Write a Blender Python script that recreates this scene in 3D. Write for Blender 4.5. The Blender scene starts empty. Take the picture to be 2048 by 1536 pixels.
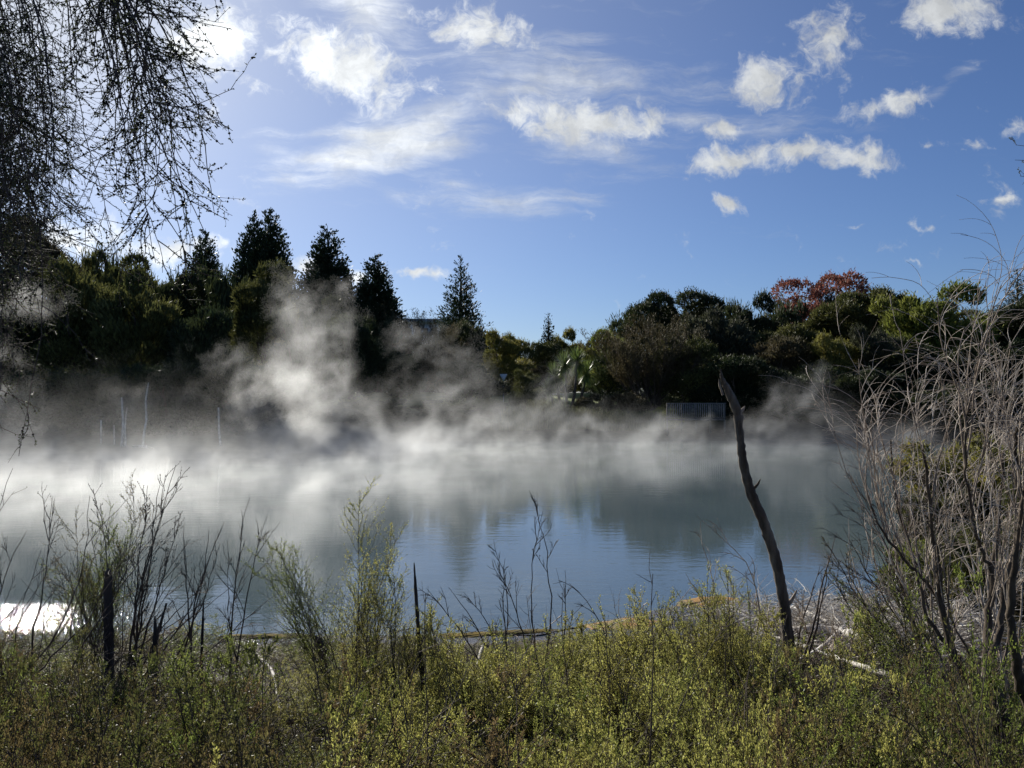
import bpy, math, random
import numpy as np
from mathutils import Vector
S = bpy.context.scene
C = S.collection
# ------------------------------------------------------------------ camera
CAM_Z = 4.0
FPX = 1540.0                       # focal length in photo pixels (photo is 2048 wide)
PITCH = math.atan(22.0 / FPX)      # camera looks up a touch
cam = bpy.data.objects.new('camera', bpy.data.cameras.new('camera'))
C.objects.link(cam)
cam.data.sensor_width = 36.0
cam.data.lens = 36.0 * FPX / 2048.0
cam.data.clip_start = 0.05
cam.data.clip_end = 3000
cam.location = (0, 0, CAM_Z)
cam.rotation_euler = (math.pi / 2 + PITCH, 0, 0)
S.camera = cam
def at(px, py, D):                 # point at world depth y = D seen at photo pixel px, py
    a = (px - 1024) / FPX; b = (768 - py) / FPX
    cy, sy = math.cos(PITCH), math.sin(PITCH)
    dy = cy - b * sy; dz = b * cy + sy
    return np.array([a / dy * D, D, CAM_Z + dz / dy * D])
# ------------------------------------------------------------------ light
SUN_PX, SUN_PY = 80, -70
sd = Vector(at(SUN_PX, SUN_PY, 1.0)) - Vector((0, 0, CAM_Z)); sd.normalize()
sun = bpy.data.objects.new('sun', bpy.data.lights.new('sun', 'SUN'))
C.objects.link(sun)
sun.data.energy = 5.0
sun.data.angle = math.radians(0.5)
sun.data.color = (1.0, 0.95, 0.86)
sun.rotation_euler = sd.to_track_quat('Z', 'Y').to_euler()
SUN_EL = math.asin(sd.z); SUN_AZ = math.atan2(sd.x, sd.y)
S.view_settings.view_transform = 'Standard'
S.view_settings.look = 'None'
S.view_settings.gamma = 1
S.view_settings.exposure = 0.45
cy = S.cycles
cy.use_denoising = True
try: cy.denoiser = 'OPENIMAGEDENOISE'
except Exception: pass
cy.use_adaptive_sampling = True
cy.adaptive_threshold = 0.02
cy.max_bounces = 5; cy.diffuse_bounces = 3; cy.glossy_bounces = 2; cy.transmission_bounces = 3
cy.volume_bounces = 3; cy.transparent_max_bounces = 64
cy.volume_step_rate = 2.5; cy.volume_max_steps = 160
cy.sample_clamp_indirect = 4.0; cy.sample_clamp_direct = 0.0
cy.caustics_reflective = False; cy.caustics_refractive = False

class NT:                          # tiny node helper
    def __init__(s, t): s.t = t
    def n(s, kind, **k):
        nd = s.t.nodes.new(kind)
        for a, v in k.items(): setattr(nd, a, v)
        return nd
    def put(s, sock, v):
        if v is None: return
        if hasattr(v, 'is_output') or hasattr(v, 'is_linked'): s.t.links.new(v, sock)
        else: sock.default_value = v
    def m(s, op, a, b=None, c=None, clamp=False):
        nd = s.n('ShaderNodeMath', operation=op); nd.use_clamp = clamp
        for i, v in enumerate((a, b, c)): s.put(nd.inputs[i], v)
        return nd.outputs[0]
    def vm(s, op, a, b=None, scale=None):
        nd = s.n('ShaderNodeVectorMath', operation=op)
        s.put(nd.inputs[0], a); s.put(nd.inputs[1], b)
        if scale is not None: s.put(nd.inputs['Scale'], scale)
        return nd.outputs['Value'] if op in ('LENGTH', 'DOT_PRODUCT', 'DISTANCE') else nd.outputs[0]
    def noise(s, vec, scale, detail=4, rough=.5, dist=0, out=0, kind=None):
        nd = s.n('ShaderNodeTexNoise')
        s.put(nd.inputs['Vector'], vec); s.put(nd.inputs['Scale'], scale)
        nd.inputs['Detail'].default_value = detail; nd.inputs['Roughness'].default_value = rough
        nd.inputs['Distortion'].default_value = dist
        return nd.outputs[out]
    def mr(s, v, a, b, c=0., d=1., smooth=True):
        nd = s.n('ShaderNodeMapRange', interpolation_type='SMOOTHSTEP' if smooth else 'LINEAR')
        s.put(nd.inputs[0], v)
        for i, q in enumerate((a, b, c, d)): s.put(nd.inputs[i + 1], q)
        return nd.outputs[0]
    def mix(s, f, a, b, mode='MIX'):
        nd = s.n('ShaderNodeMix', data_type='RGBA', blend_type=mode)
        s.put(nd.inputs[0], f); s.put(nd.inputs[6], a); s.put(nd.inputs[7], b)
        return nd.outputs[2]
    def comb(s, x, y, z):
        nd = s.n('ShaderNodeCombineXYZ'); s.put(nd.inputs[0], x); s.put(nd.inputs[1], y); s.put(nd.inputs[2], z)
        return nd.outputs[0]

# ------------------------------------------------------------------ sky with clouds
W = bpy.data.worlds.new('World'); S.world = W; W.use_nodes = True
wt = W.node_tree; wt.nodes.clear(); T = NT(wt)
sky = T.n('ShaderNodeTexSky', sky_type='NISHITA')
sky.sun_disc = False; sky.sun_elevation = SUN_EL; sky.sun_rotation = SUN_AZ
sky.altitude = 300; sky.air_density = 1.0; sky.dust_density = 0.4; sky.ozone_density = 2.2
gen = T.n('ShaderNodeTexCoord').outputs['Generated']
sp = T.n('ShaderNodeSeparateXYZ'); T.put(sp.inputs[0], gen)
yy = T.m('MAXIMUM', sp.outputs[1], 0.03)
u = T.m('DIVIDE', sp.outputs[0], yy); v = T.m('DIVIDE', sp.outputs[2], yy)
front = T.mr(sp.outputs[1], 0.02, 0.2)
P = T.comb(u, v, 0)
wn = T.vm('SUBTRACT', T.noise(P, 6, 5, .6, out=1), (.5, .5, .5))
wn2 = T.vm('SUBTRACT', T.noise(P, 24, 4, .6, out=1), (.5, .5, .5))
Pw = T.vm('ADD', T.vm('ADD', P, T.vm('SCALE', wn, scale=0.05)), T.vm('SCALE', wn2, scale=0.04))
def uv(px, py): return ((px - 1024) / FPX, (790 - py) / FPX)
def mask(p, cl):
    tot = None
    for (cx, cyy, a, b, rot, amp) in cl:
        uu, vv = uv(cx, cyy)
        mp = T.n('ShaderNodeMapping', vector_type='TEXTURE')
        T.put(mp.inputs[0], p)
        mp.inputs['Location'].default_value = (uu, vv, 0)
        mp.inputs['Rotation'].default_value = (0, 0, math.radians(rot))
        mp.inputs['Scale'].default_value = (a / FPX, b / FPX, 1)
        l = T.vm('LENGTH', mp.outputs[0])
        q = T.m('MULTIPLY', T.mr(l, 0.0, 1.15, 1.0, 0.0, smooth=False), amp)
        tot = q if tot is None else T.m('MAXIMUM', tot, q)
    return tot
PUFF = [(425, 70, 110, 80, 30, 1.6), (530, 90, 60, 26, -60, .7), (690, 125, 215, 85, -20, 1.45), (610, 70, 60, 60, 0, .9), (620, 120, 120, 60, -10, 1.2),
        (800, 165, 80, 55, -10, 1.1), (950, 45, 155, 62, -12, 1.2), (1150, 238, 195, 58, -4, 1.5), (1292, 235, 45, 60, -55, .95),
        (1440, 318, 120, 34, 14, 1.2), (1600, 295, 150, 40, 0, 1.25), (1710, 318, 110, 42, -12, 1.4), (1545, 165, 100, 62, -35, 1.15),
        (1510, 150, 60, 60, 0, 1.0), (1655, 65, 90, 85, -20, .95), (1790, 212, 125, 34, 12, 1.1), (1920, 15, 170, 62, 0, 1.1),
        (1460, 255, 46, 26, 0, .95), (1460, 400, 60, 22, -25, .85), (2035, 255, 45, 32, 0, .9), (1965, 288, 50, 18, -8, .85),
        (1868, 290, 42, 18, 0, .75), (1700, 462, 30, 12, -20, .7), (1845, 460, 48, 11, -8, .6), (1820, 528, 50, 9, -10, .6), (1995, 398, 60, 18, 15, .6),
        (835, 548, 85, 20, -6, 1.25), (610, 530, 60, 32, 10, 1.2), (712, 548, 40, 18, 0, 1.0), (340, 500, 170, 45, 0, 1.3), (130, 470, 150, 60, 0, 1.2),
        (415, 222, 40, 30, 45, .85), (510, 170, 60, 22, -30, .7)]
WISP = [(770, 285, 270, 80, 14, 1.35), (690, 320, 180, 34, -4, 1.3), (860, 245, 130, 70, 10, 1.1), (900, 365, 130, 34, -8, .9),
        (985, 400, 260, 44, -3, .85), (735, 15, 150, 85, -30, 1.25), (1130, 150, 420, 95, -4, .85), (1210, 290, 210, 75, 0, .95), (600, 352, 110, 24, 0, .75),
        (1370, 230, 120, 50, -10, .7), (1900, 165, 110, 22, 35, .6), (560, 300, 120, 60, -25, .6), (1560, 255, 260, 50, 5, .55)]
MP = mask(Pw, PUFF); MW = mask(P, WISP)
fb = T.noise(T.vm('ADD', P, T.vm('SCALE', wn, scale=0.07)), 13, 11, .62)
rid = T.noise(T.vm('ADD', P, T.vm('SCALE', wn, scale=0.12)), 34, 7, .66, .4)
puff = T.mr(T.m('ADD', T.m('ADD', MP, T.m('MULTIPLY', fb, 2.0)), T.m('MULTIPLY', rid, 1.9)), 2.2, 3.15)
st = T.n('ShaderNodeMapping'); T.put(st.inputs[0], T.vm('ADD', P, T.vm('SCALE', wn, scale=0.06)))
st.inputs['Rotation'].default_value = (0, 0, math.radians(8)); st.inputs['Scale'].default_value = (5, 26, 1)
wf = T.noise(st.outputs[0], 1.0, 9, .66, .3)
wisp = T.mr(T.m('ADD', MW, T.m('MULTIPLY', wf, 2.1)), 1.2, 2.45)
wisp = T.m('MULTIPLY', wisp, .95)
cosd = T.vm('DOT_PRODUCT', gen, tuple(sd))
cosd = T.m('MAXIMUM', cosd, 0.0)
glow = T.m('POWER', cosd, 9.0)
glow2 = T.m('POWER', cosd, 60.0)
al = T.m('MULTIPLY', T.m('SUBTRACT', 1.0, T.m('MULTIPLY', T.m('SUBTRACT', 1.0, puff), T.m('SUBTRACT', 1.0, wisp))), front)
# thin high veil that scatters sunlight forward
veil = T.m('ADD', T.m('MULTIPLY', T.m('POWER', cosd, 5.0), .30), T.m('MULTIPLY', glow2, .5), clamp=True)
veilc = (6.9, 7.2, 7.7, 1)
skyc = T.mix(veil, T.vm('MULTIPLY', sky.outputs[0], (.45, .555, .78)), veilc)
shade = T.mr(T.noise(Pw, 22, 6, .6), .35, .65, .78, 1.05)
cb = T.m('MULTIPLY', T.m('ADD', 6.2, T.m('MULTIPLY', glow, 6.0)), shade)
cloudc = T.vm('SCALE', (0.96, 0.99, 1.0), scale=cb)
fin = T.mix(T.m('MULTIPLY', al, .93), skyc, cloudc)
bg = T.n('ShaderNodeBackground'); T.put(bg.inputs[0], fin); bg.inputs[1].default_value = 0.084
wo = T.n('ShaderNodeOutputWorld'); wt.links.new(bg.outputs[0], wo.inputs[0])
W.cycles.sampling_method = 'MANUAL'; W.cycles.sample_map_resolution = 512

# ------------------------------------------------------------------ helpers
rng = np.random.default_rng(7)
def reseed(k):
    global rng
    rng = np.random.default_rng(k)
def unit(a): return a / np.maximum(np.linalg.norm(a, axis=-1, keepdims=True), 1e-9)
class MB:
    """collects quads; builds ONE mesh"""
    def __init__(s): s.V = []; s.F = []; s.n = 0
    def add(s, V, F):
        V = np.asarray(V, float).reshape(-1, 3); F = np.asarray(F, int).reshape(-1, 4)
        s.V.append(V); s.F.append(F + s.n); s.n += len(V); return s
    def arrays(s):
        if not s.V: return np.zeros((0, 3)), np.zeros((0, 4), int)
        return np.concatenate(s.V), np.concatenate(s.F)
    def box(s, a, b, rot=0, piv=(0, 0)):
        x0, y0, z0 = a; x1, y1, z1 = b
        v = np.array([(x, y, z) for z in (z0, z1) for (x, y) in ((x0, y0), (x1, y0), (x1, y1), (x0, y1))], float)
        f = [(0, 3, 2, 1), (4, 5, 6, 7), (0, 1, 5, 4), (1, 2, 6, 5), (2, 3, 7, 6), (3, 0, 4, 7)]
        if rot:
            c, q = math.cos(rot), math.sin(rot); x = v[:, 0] - piv[0]; y = v[:, 1] - piv[1]
            v[:, 0] = x * c - y * q + piv[0]; v[:, 1] = x * q + y * c + piv[1]
        return s.add(v, f)
    def leaves(s, P, D, L, Wd, up=None):
        P = np.asarray(P); D = unit(D); n = len(P)
        if n == 0: return s
        R = rng.normal(size=(n, 3)); Sd = unit(np.cross(D, R))
        L = np.broadcast_to(np.asarray(L, float).reshape(-1, 1), (n, 1)); Wd = np.broadcast_to(np.asarray(Wd, float).reshape(-1, 1), (n, 1))
        Nn = np.cross(D, Sd)
        mid = P + D * L * .5 + Nn * L * .08
        V = np.stack([P, mid + Sd * Wd * .5, P + D * L, mid - Sd * Wd * .5], 1).reshape(-1, 3)
        return s.add(V, np.arange(4 * n).reshape(-1, 4))
    def tubes(s, P, R, k=5):
        """P (B,n,3), R (B,n)"""
        P = np.asarray(P, float); R = np.asarray(R, float)
        if P.ndim == 2: P = P[None]; R = R[None]
        
        B, n, _ = P.shape
        if B == 0: return s
        Tn = np.gradient(P, axis=1); Tn = unit(Tn)
        ref = np.where(np.abs(Tn[:, :1, 2:3]) > .9, np.array([[[1., 0, 0]]]), np.array([[[0, 0, 1.]]]))
        ref = np.broadcast_to(ref, Tn.shape)
        A = unit(np.cross(Tn, ref)); Bn = np.cross(Tn, A)
        th = np.arange(k) / k * 2 * math.pi
        ring = A[:, :, None, :] * np.cos(th)[None, None, :, None] + Bn[:, :, None, :] * np.sin(th)[None, None, :, None]
        V = P[:, :, None, :] + ring * (R[..., None] if R.ndim == 3 else R[:, :, None, None])
        idx = np.arange(B * n * k).reshape(B, n, k)
        a = idx[:, :-1]; b = idx[:, 1:]
        F = np.stack([a, np.roll(a, -1, 2), np.roll(b, -1, 2), b], -1)
        s.add(V.reshape(-1, 3), F.reshape(-1, 4)); return s
    def build(s, name, mat, parent=None, smooth=False):
        V, F = s.arrays()
        me = bpy.data.meshes.new(name)
        me.vertices.add(len(V)); me.vertices.foreach_set('co', V.astype(np.float32).ravel())
        me.loops.add(F.size); me.loops.foreach_set('vertex_index', F.astype(np.int32).ravel())
        me.polygons.add(len(F)); me.polygons.foreach_set('loop_start', np.arange(0, F.size, 4, dtype=np.int32))
        if smooth: me.polygons.foreach_set('use_smooth', np.ones(len(F), bool))
        me.update(calc_edges=True)
        me.materials.append(mat)
        o = bpy.data.objects.new(name, me); C.objects.link(o)
        if parent: o.parent = parent
        return o
def grow(P0, D0, L, n, wig, bend=(0, 0, 0)):
    """batch of crooked branches -> points (B,n,3), dirs (B,n,3)"""
    P0 = np.asarray(P0, float); D = unit(np.asarray(D0, float)); B = len(P0)
    L = np.broadcast_to(np.asarray(L, float).reshape(-1, 1), (B, 1)); bend = np.asarray(bend, float)
    pts = [P0]; dr = [D]
    for i in range(n - 1):
        D = unit(D + rng.normal(size=(B, 3)) * wig + bend)
        pts.append(pts[-1] + D * L / (n - 1)); dr.append(D)
    return np.stack(pts, 1), np.stack(dr, 1)
def sprout(pts, dirs, cnt, t0, t1, ang):
    """starts and directions of cnt side shoots on each branch"""
    B, n, _ = pts.shape
    t = rng.uniform(t0, t1, (B, cnt)) * (n - 1); i = np.minimum(t.astype(int), n - 2); f = (t - i)[..., None]
    bi = np.arange(B)[:, None]
    p = pts[bi, i] * (1 - f) + pts[bi, i + 1] * f
    d = dirs[bi, i]
    side = unit(np.cross(d, rng.normal(size=d.shape)))
    a = np.asarray(ang) * rng.uniform(.75, 1.25, (B, cnt, 1))
    nd = d * np.cos(a) + side * np.sin(a)
    return p.reshape(-1, 3), nd.reshape(-1, 3), (t / (n - 1)).reshape(-1)
def tag(o, label, cat, group=None, kind=None):
    if label: o['label'] = label
    if cat: o['category'] = cat
    if group: o['group'] = group
    if kind: o['kind'] = kind
    return o
def empty(name, loc, label=None, cat=None, group=None):
    o = bpy.data.objects.new(name, None); C.objects.link(o); o.location = loc; o.empty_display_size = .2
    return tag(o, label, cat, group)
def mat(name, col, rough=.8, col2=None, scale=3., bump=0., bscale=20., trans=0., island=0., spec=.3, stretch=(1, 1, 1), objv=0., det=6):
    m = bpy.data.materials.new(name); m.use_nodes = True; t = m.node_tree; t.nodes.clear(); N = NT(t)
    pos = N.n('ShaderNodeTexCoord').outputs['Object']
    mp = N.n('ShaderNodeMapping'); N.put(mp.inputs[0], pos); mp.inputs['Scale'].default_value = stretch
    c = (*col, 1)
    if col2 is not None:
        c = N.mix(N.mr(N.noise(mp.outputs[0], scale, det, .6), .35, .65), (*col, 1), (*col2, 1))
    if island or objv:
        r = None
        if island:
            r = N.mr(N.n('ShaderNodeNewGeometry').outputs['Random Per Island'], 0, 1, 1 - island, 1 + island, smooth=False)
        if objv:
            q = N.mr(N.n('ShaderNodeObjectInfo').outputs['Random'], 0, 1, 1 - objv, 1 + objv, smooth=False)
            r = q if r is None else N.m('MULTIPLY', r, q)
        nd = N.n('ShaderNodeVectorMath', operation='SCALE'); N.put(nd.inputs[0], c); N.put(nd.inputs['Scale'], r); c = nd.outputs[0]
    b = N.n('ShaderNodeBsdfPrincipled'); N.put(b.inputs['Base Color'], c); b.inputs['Roughness'].default_value = rough
    b.inputs['Specular IOR Level'].default_value = spec
    if bump:
        bn = N.n('ShaderNodeBump'); bn.inputs['Strength'].default_value = bump; bn.inputs['Distance'].default_value = .02
        N.put(bn.inputs['Height'], N.noise(mp.outputs[0], bscale, 8, .65)); N.put(b.inputs['Normal'], bn.outputs[0])
    out = N.n('ShaderNodeOutputMaterial'); sh = b.outputs[0]
    if trans:
        tr = N.n('ShaderNodeBsdfTranslucent'); N.put(tr.inputs[0], c)
        mx = N.n('ShaderNodeMixShader'); mx.inputs[0].default_value = trans
        t.links.new(sh, mx.inputs[1]); t.links.new(tr.outputs[0], mx.inputs[2]); sh = mx.outputs[0]
    t.links.new(sh, out.inputs[0]); m.diffuse_color = (*col, 1)
    return m
M = {
 'dark': mat('dark_foliage', (.028, .042, .016), .6, (.05, .06, .022), .35, trans=.3, island=.45, objv=.2),
 'olive': mat('olive_foliage', (.07, .08, .024), .6, (.12, .12, .038), .35, trans=.35, island=.45, objv=.15),
 'bright': mat('bright_foliage', (.14, .17, .035), .6, (.19, .2, .045), .35, trans=.4, island=.4, objv=.1),
 'yellow': mat('yellow_foliage', (.24, .21, .05), .6, (.15, .155, .04), .5, trans=.4, island=.45, objv=.1),
 'brown': mat('brown_foliage', (.1, .08, .042), .7, (.07, .065, .03), .4, trans=.3, island=.4, objv=.15),
 'grey': mat('grey_foliage', (.085, .09, .05), .7, (.06, .065, .035), .4, trans=.3, island=.4, objv=.1),
 'red': mat('red_foliage', (.26, .095, .07), .6, (.17, .075, .055), .5, trans=.4, island=.4),
 'conifer': mat('conifer_foliage', (.018, .034, .014), .6, (.03, .045, .018), .3, trans=.2, island=.4, objv=.15),
 'blade': mat('blade_foliage', (.2, .26, .07), .35, (.12, .17, .045), .5, trans=.35, island=.4, spec=.5),
 'bark': mat('bark', (.055, .04, .028), .9, (.11, .085, .06), 6, .5, 30, stretch=(3, 3, .6)),
 'palebark': mat('pale_dead_bark', (.38, .31, .24), .85, (.13, .1, .075), 9, .5, 40, stretch=(1, 1, 1)),
 'white': mat('bleached_wood', (.78, .74, .66), .8, (.4, .36, .31), 5, .6, 30, stretch=(1, 1, 1)),
 'twig': mat('dark_twig', (.05, .038, .032), .75, (.1, .075, .06), 8),
 'palet': mat('pale_twig', (.7, .61, .5), .6, (.24, .18, .13), 5, island=.25),
 'capsule': mat('seed_capsule', (.035, .028, .02), .7),
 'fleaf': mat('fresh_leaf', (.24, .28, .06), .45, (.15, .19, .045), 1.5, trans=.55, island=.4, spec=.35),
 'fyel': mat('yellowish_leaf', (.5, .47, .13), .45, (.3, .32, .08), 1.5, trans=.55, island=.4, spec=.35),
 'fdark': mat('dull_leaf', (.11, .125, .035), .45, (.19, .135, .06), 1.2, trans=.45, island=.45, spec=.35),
 'hleaf': mat('hanging_leaf', (.055, .075, .022), .5, (.09, .1, .03), 1.5, trans=.3, island=.4, spec=.5),
 'litter': mat('litter_twig', (.22, .18, .145), .85, (.06, .045, .035), 3, island=.4),
 'reed': mat('reed', (.17, .16, .07), .7, (.1, .11, .04), 1.5, trans=.3, island=.35),
 'metal': mat('white_painted_metal', (.75, .76, .75), .45, (.6, .6, .58), 3),
 'post': mat('weathered_post', (.22, .2, .17), .85, (.14, .12, .1), 5, .3, 40),
 'paled': mat('pale_weathered_timber', (.3, .28, .25), .8, (.2, .185, .16), 5, .3, 40),
 'wall': mat('pale_wall', (.5, .5, .48), .7, (.42, .43, .42), .6),
 'roof': mat('grey_roof', (.2, .23, .25), .5, (.28, .3, .32), .8),
 'glass': mat('dark_glass', (.02, .03, .04), .08, spec=.6),
}

# ------------------------------------------------------------------ terrain
LAKE = np.array([(-70, 13), (-12, 12.2), (-5, 12.3), (0, 12.5), (3, 12.9), (5.5, 13.6), (7.6, 15.0), (9.2, 18.5), (12, 24), (17, 33),
                 (24, 42), (32, 52), (36, 62), (30, 67), (15, 69.5), (0, 68), (-9, 66), (-14, 60), (-19, 55), (-30, 53), (-48, 51), (-70, 45)], float)
def lake_sd(x, y):
    """signed distance, positive on land"""
    x = np.asarray(x, float); y = np.asarray(y, float)
    d = np.full(x.shape, 1e9); ins = np.zeros(x.shape, bool)
    n = len(LAKE)
    for i in range(n):
        ax, ay = LAKE[i]; bx, by = LAKE[(i + 1) % n]
        ex, ey = bx - ax, by - ay
        t = np.clip(((x - ax) * ex + (y - ay) * ey) / (ex * ex + ey * ey), 0, 1)
        d = np.minimum(d, np.hypot(x - ax - t * ex, y - ay - t * ey))
        c = ((ay > y) != (by > y)) & (x < (bx - ax) * (y - ay) / (by - ay + 1e-12) + ax)
        ins ^= c
    return np.where(ins, -d, d)
def sm(a, b, x):
    t = np.clip((x - a) / (b - a), 0, 1); return t * t * (3 - 2 * t)
def wob(x, y):
    return (np.sin(x * 1.7 + y * .6) * np.sin(y * 1.3 - x * .5) * .07 + np.sin(x * .45 + 1.3) * np.sin(y * .37 + .4) * .15)
def ground(x, y):
    x = np.asarray(x, float); y = np.asarray(y, float)
    d = lake_sd(x, y)
    near = np.where(d < 7, .04 + .105 * d, .775 + .3 * (d - 7)); near = np.minimum(near, 2.4) + wob(x, y) * np.clip(d, 0, 1) * .6
    far = 1.1 * (1 - np.exp(-np.maximum(d, 0) / 2.)) + 3.1 * sm(2, 24, d) + wob(x * .5, y * .5) * np.clip(d / 4, 0, 1)
    w = sm(26, 50, y)
    z = near * (1 - w) + far * w
    return np.where(d > 0, z, np.maximum(d * .28, -2.5))
def axis(a, b, step, far, g=1.18):
    c = list(np.arange(a, b, step)); s = step; x = c[-1]
    while x < far[1]: s *= g; x += s; c.append(x)
    s = step; x = c[0]; l = []
    while x > far[0]: s *= g; x -= s; l.append(x)
    return np.array(l[::-1] + c)
gx = axis(-22, 22, .3, (-1500, 1500)); gy = axis(1, 20, .25, (-300, 2500), 1.09)
X, Y = np.meshgrid(gx, gy); Z = ground(X, Y)
nx, ny = len(gx), len(gy); idx = np.arange(nx * ny).reshape(ny, nx)
F = np.stack([idx[:-1, :-1], idx[:-1, 1:], idx[1:, 1:], idx[1:, :-1]], -1).reshape(-1, 4)
gm = bpy.data.materials.new('ground'); gm.use_nodes = True; t = gm.node_tree; N = NT(t); b = t.nodes['Principled BSDF']
pos = N.n('ShaderNodeNewGeometry').outputs['Position']; spz = N.n('ShaderNodeSeparateXYZ'); N.put(spz.inputs[0], pos)
soil = N.mix(N.mr(N.noise(pos, 3, 8, .65), .35, .65), (.035, .028, .02, 1), (.085, .065, .045, 1))
grass = N.mix(N.mr(N.noise(pos, 1.2, 8, .7), .3, .7), (.11, .15, .03, 1), (.2, .22, .06, 1))
N.put(b.inputs['Base Color'], N.mix(N.mr(spz.outputs[1], 72, 84), soil, grass)); b.inputs['Roughness'].default_value = .9
bn = N.n('ShaderNodeBump'); bn.inputs['Strength'].default_value = .8; bn.inputs['Distance'].default_value = .05
N.put(bn.inputs['Height'], N.noise(pos, 9, 8, .7)); N.put(b.inputs['Normal'], bn.outputs[0])
o = MB().add(np.stack([X.ravel(), Y.ravel(), Z.ravel()], 1), F).build('ground', gm, smooth=True); tag(o, None, None, kind='structure')

# ------------------------------------------------------------------ water
wm = bpy.data.materials.new('hot_lake_water'); wm.use_nodes = True; t = wm.node_tree; N = NT(t); b = t.nodes['Principled BSDF']
pos = N.n('ShaderNodeNewGeometry').outputs['Position']; sx = N.n('ShaderNodeSeparateXYZ'); N.put(sx.inputs[0], pos)
b.inputs['IOR'].default_value = 1.45; b.inputs['Roughness'].default_value = .03
N.put(b.inputs['Base Color'], N.mix(N.mr(N.noise(pos, .15, 4), .35, .65), (.078, .112, .125, 1), (.1, .135, .145, 1)))
def mapped(vec, sc):
    m_ = N.n('ShaderNodeMapping'); N.put(m_.inputs[0], vec); m_.inputs['Scale'].default_value = sc; return m_.outputs[0]
calm = N.mr(N.noise(pos, .09, 3), .4, .62, .35, 1.0)
rip = N.noise(mapped(pos, (1.4, 3.0, 1)), 1.0, 4, .55)
rip2 = N.noise(mapped(pos, (5, 9, 1)), 1.0, 3, .6)
cx_, cy_ = -8.9, 13.9
patch = N.mr(N.vm('LENGTH', N.vm('DIVIDE', N.vm('SUBTRACT', pos, (cx_, cy_, 0)), (4.2, 1.3, 1))), .6, 1.1, 1.0, 0.0)
boil = N.m('MULTIPLY', N.noise(mapped(pos, (16, 26, 1)), 1.0, 4, .6), N.m('MULTIPLY', patch, .75))
h = N.m('ADD', N.m('MULTIPLY', N.m('ADD', N.m('MULTIPLY', rip, 1.0), N.m('MULTIPLY', rip2, .3)), calm), boil)
bn = N.n('ShaderNodeBump'); bn.inputs['Strength'].default_value = 1.0; bn.inputs['Distance'].default_value = .0075
N.put(bn.inputs['Height'], h); N.put(b.inputs['Normal'], bn.outputs[0])
o = MB().add([(-90, 11, 0), (48, 11, 0), (48, 76, 0), (-90, 76, 0)], [(0, 1, 2, 3)]).build('lake_water', wm); tag(o, None, None, kind='structure')

def on_plane(px, py, z=0.):
    p = at(px, py, 1.0); s = (CAM_Z - z) / (CAM_Z - p[2]); return np.array([p[0] * s, s, z])
def blob_sheet(name, pts, z, m, thick=.02, jitter=.022, n=5):
    """flat irregular pad from an outline on the water: top, skirt; fan of quads"""
    q = [on_plane(a, b_, z) for a, b_ in pts]; ring = []
    for i in range(len(q)):
        a, b_ = q[i], q[(i + 1) % len(q)]
        for k in range(n):
            p = a + (b_ - a) * k / n; ring.append(p + rng.normal(size=3) * (jitter, jitter * 1.3, 0))
    ring = np.array(ring); c = ring.mean(0); k = len(ring)
    lv = [c + (ring - c) * f for f in (1, .8, .55, .3, .04)]
    zz = (-thick, .0, .004, .006, .006)
    V = np.concatenate([l + (0, 0, z_) for l, z_ in zip(lv, zz)])
    F = []
    for r in range(4):
        for i in range(k): j = (i + 1) % k; F.append((r * k + i, r * k + j, (r + 1) * k + j, (r + 1) * k + i))
    return MB().add(V, F).build(name, m)
reseed(11)
mud = mat('wet_mud', (.13, .12, .11), .12, (.085, .09, .09), 2.5, .5, 18, spec=.5)
alg = mat('orange_algae', (.38, .19, .04), .6, (.2, .17, .055), 2.6, .7, 25)
alg2 = mat('yellow_algae', (.19, .14, .04), .95, (.09, .085, .05), 3, .7, 25, spec=.05)
o = blob_sheet('mud_shelf', [(400, 1300), (430, 1274), (600, 1272), (830, 1284), (1000, 1268), (1110, 1258), (1250, 1240), (1370, 1222), (1400, 1200),
     (1500, 1196), (1620, 1212), (1640, 1300), (1300, 1370), (900, 1390), (420, 1370)], .012, mud); tag(o, None, None, kind='structure')
o = blob_sheet('algae_mat', [(1160, 1248), (1250, 1232), (1330, 1240), (1300, 1256), (1230, 1262), (1170, 1258)], .028, alg)
tag(o, 'orange algae mat at the water edge left of the leaning dead pole, largest and brightest', 'algae mat', 'algae mats along the near shore')
o = blob_sheet('algae_mat', [(1352, 1200), (1400, 1192), (1475, 1192), (1480, 1204), (1400, 1214), (1355, 1212)], .028, alg)
tag(o, 'small ochre algae mat at the mud tip just left of the dead pole', 'algae mat', 'algae mats along the near shore')
o = blob_sheet('algae_mat', [(425, 1272), (470, 1266), (520, 1268), (590, 1265), (650, 1270), (600, 1276), (530, 1274), (440, 1279)], .028, alg2)
tag(o, 'thin yellow algae band along the near shore in the left half', 'algae mat', 'algae mats along the near shore')
o = blob_sheet('algae_mat', [(860, 1268), (960, 1262), (1120, 1256), (1110, 1264), (980, 1270), (880, 1276)], .028, alg2)
tag(o, 'thin yellowish algae band at the shore near the picture centre', 'algae mat', 'algae mats along the near shore')

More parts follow.
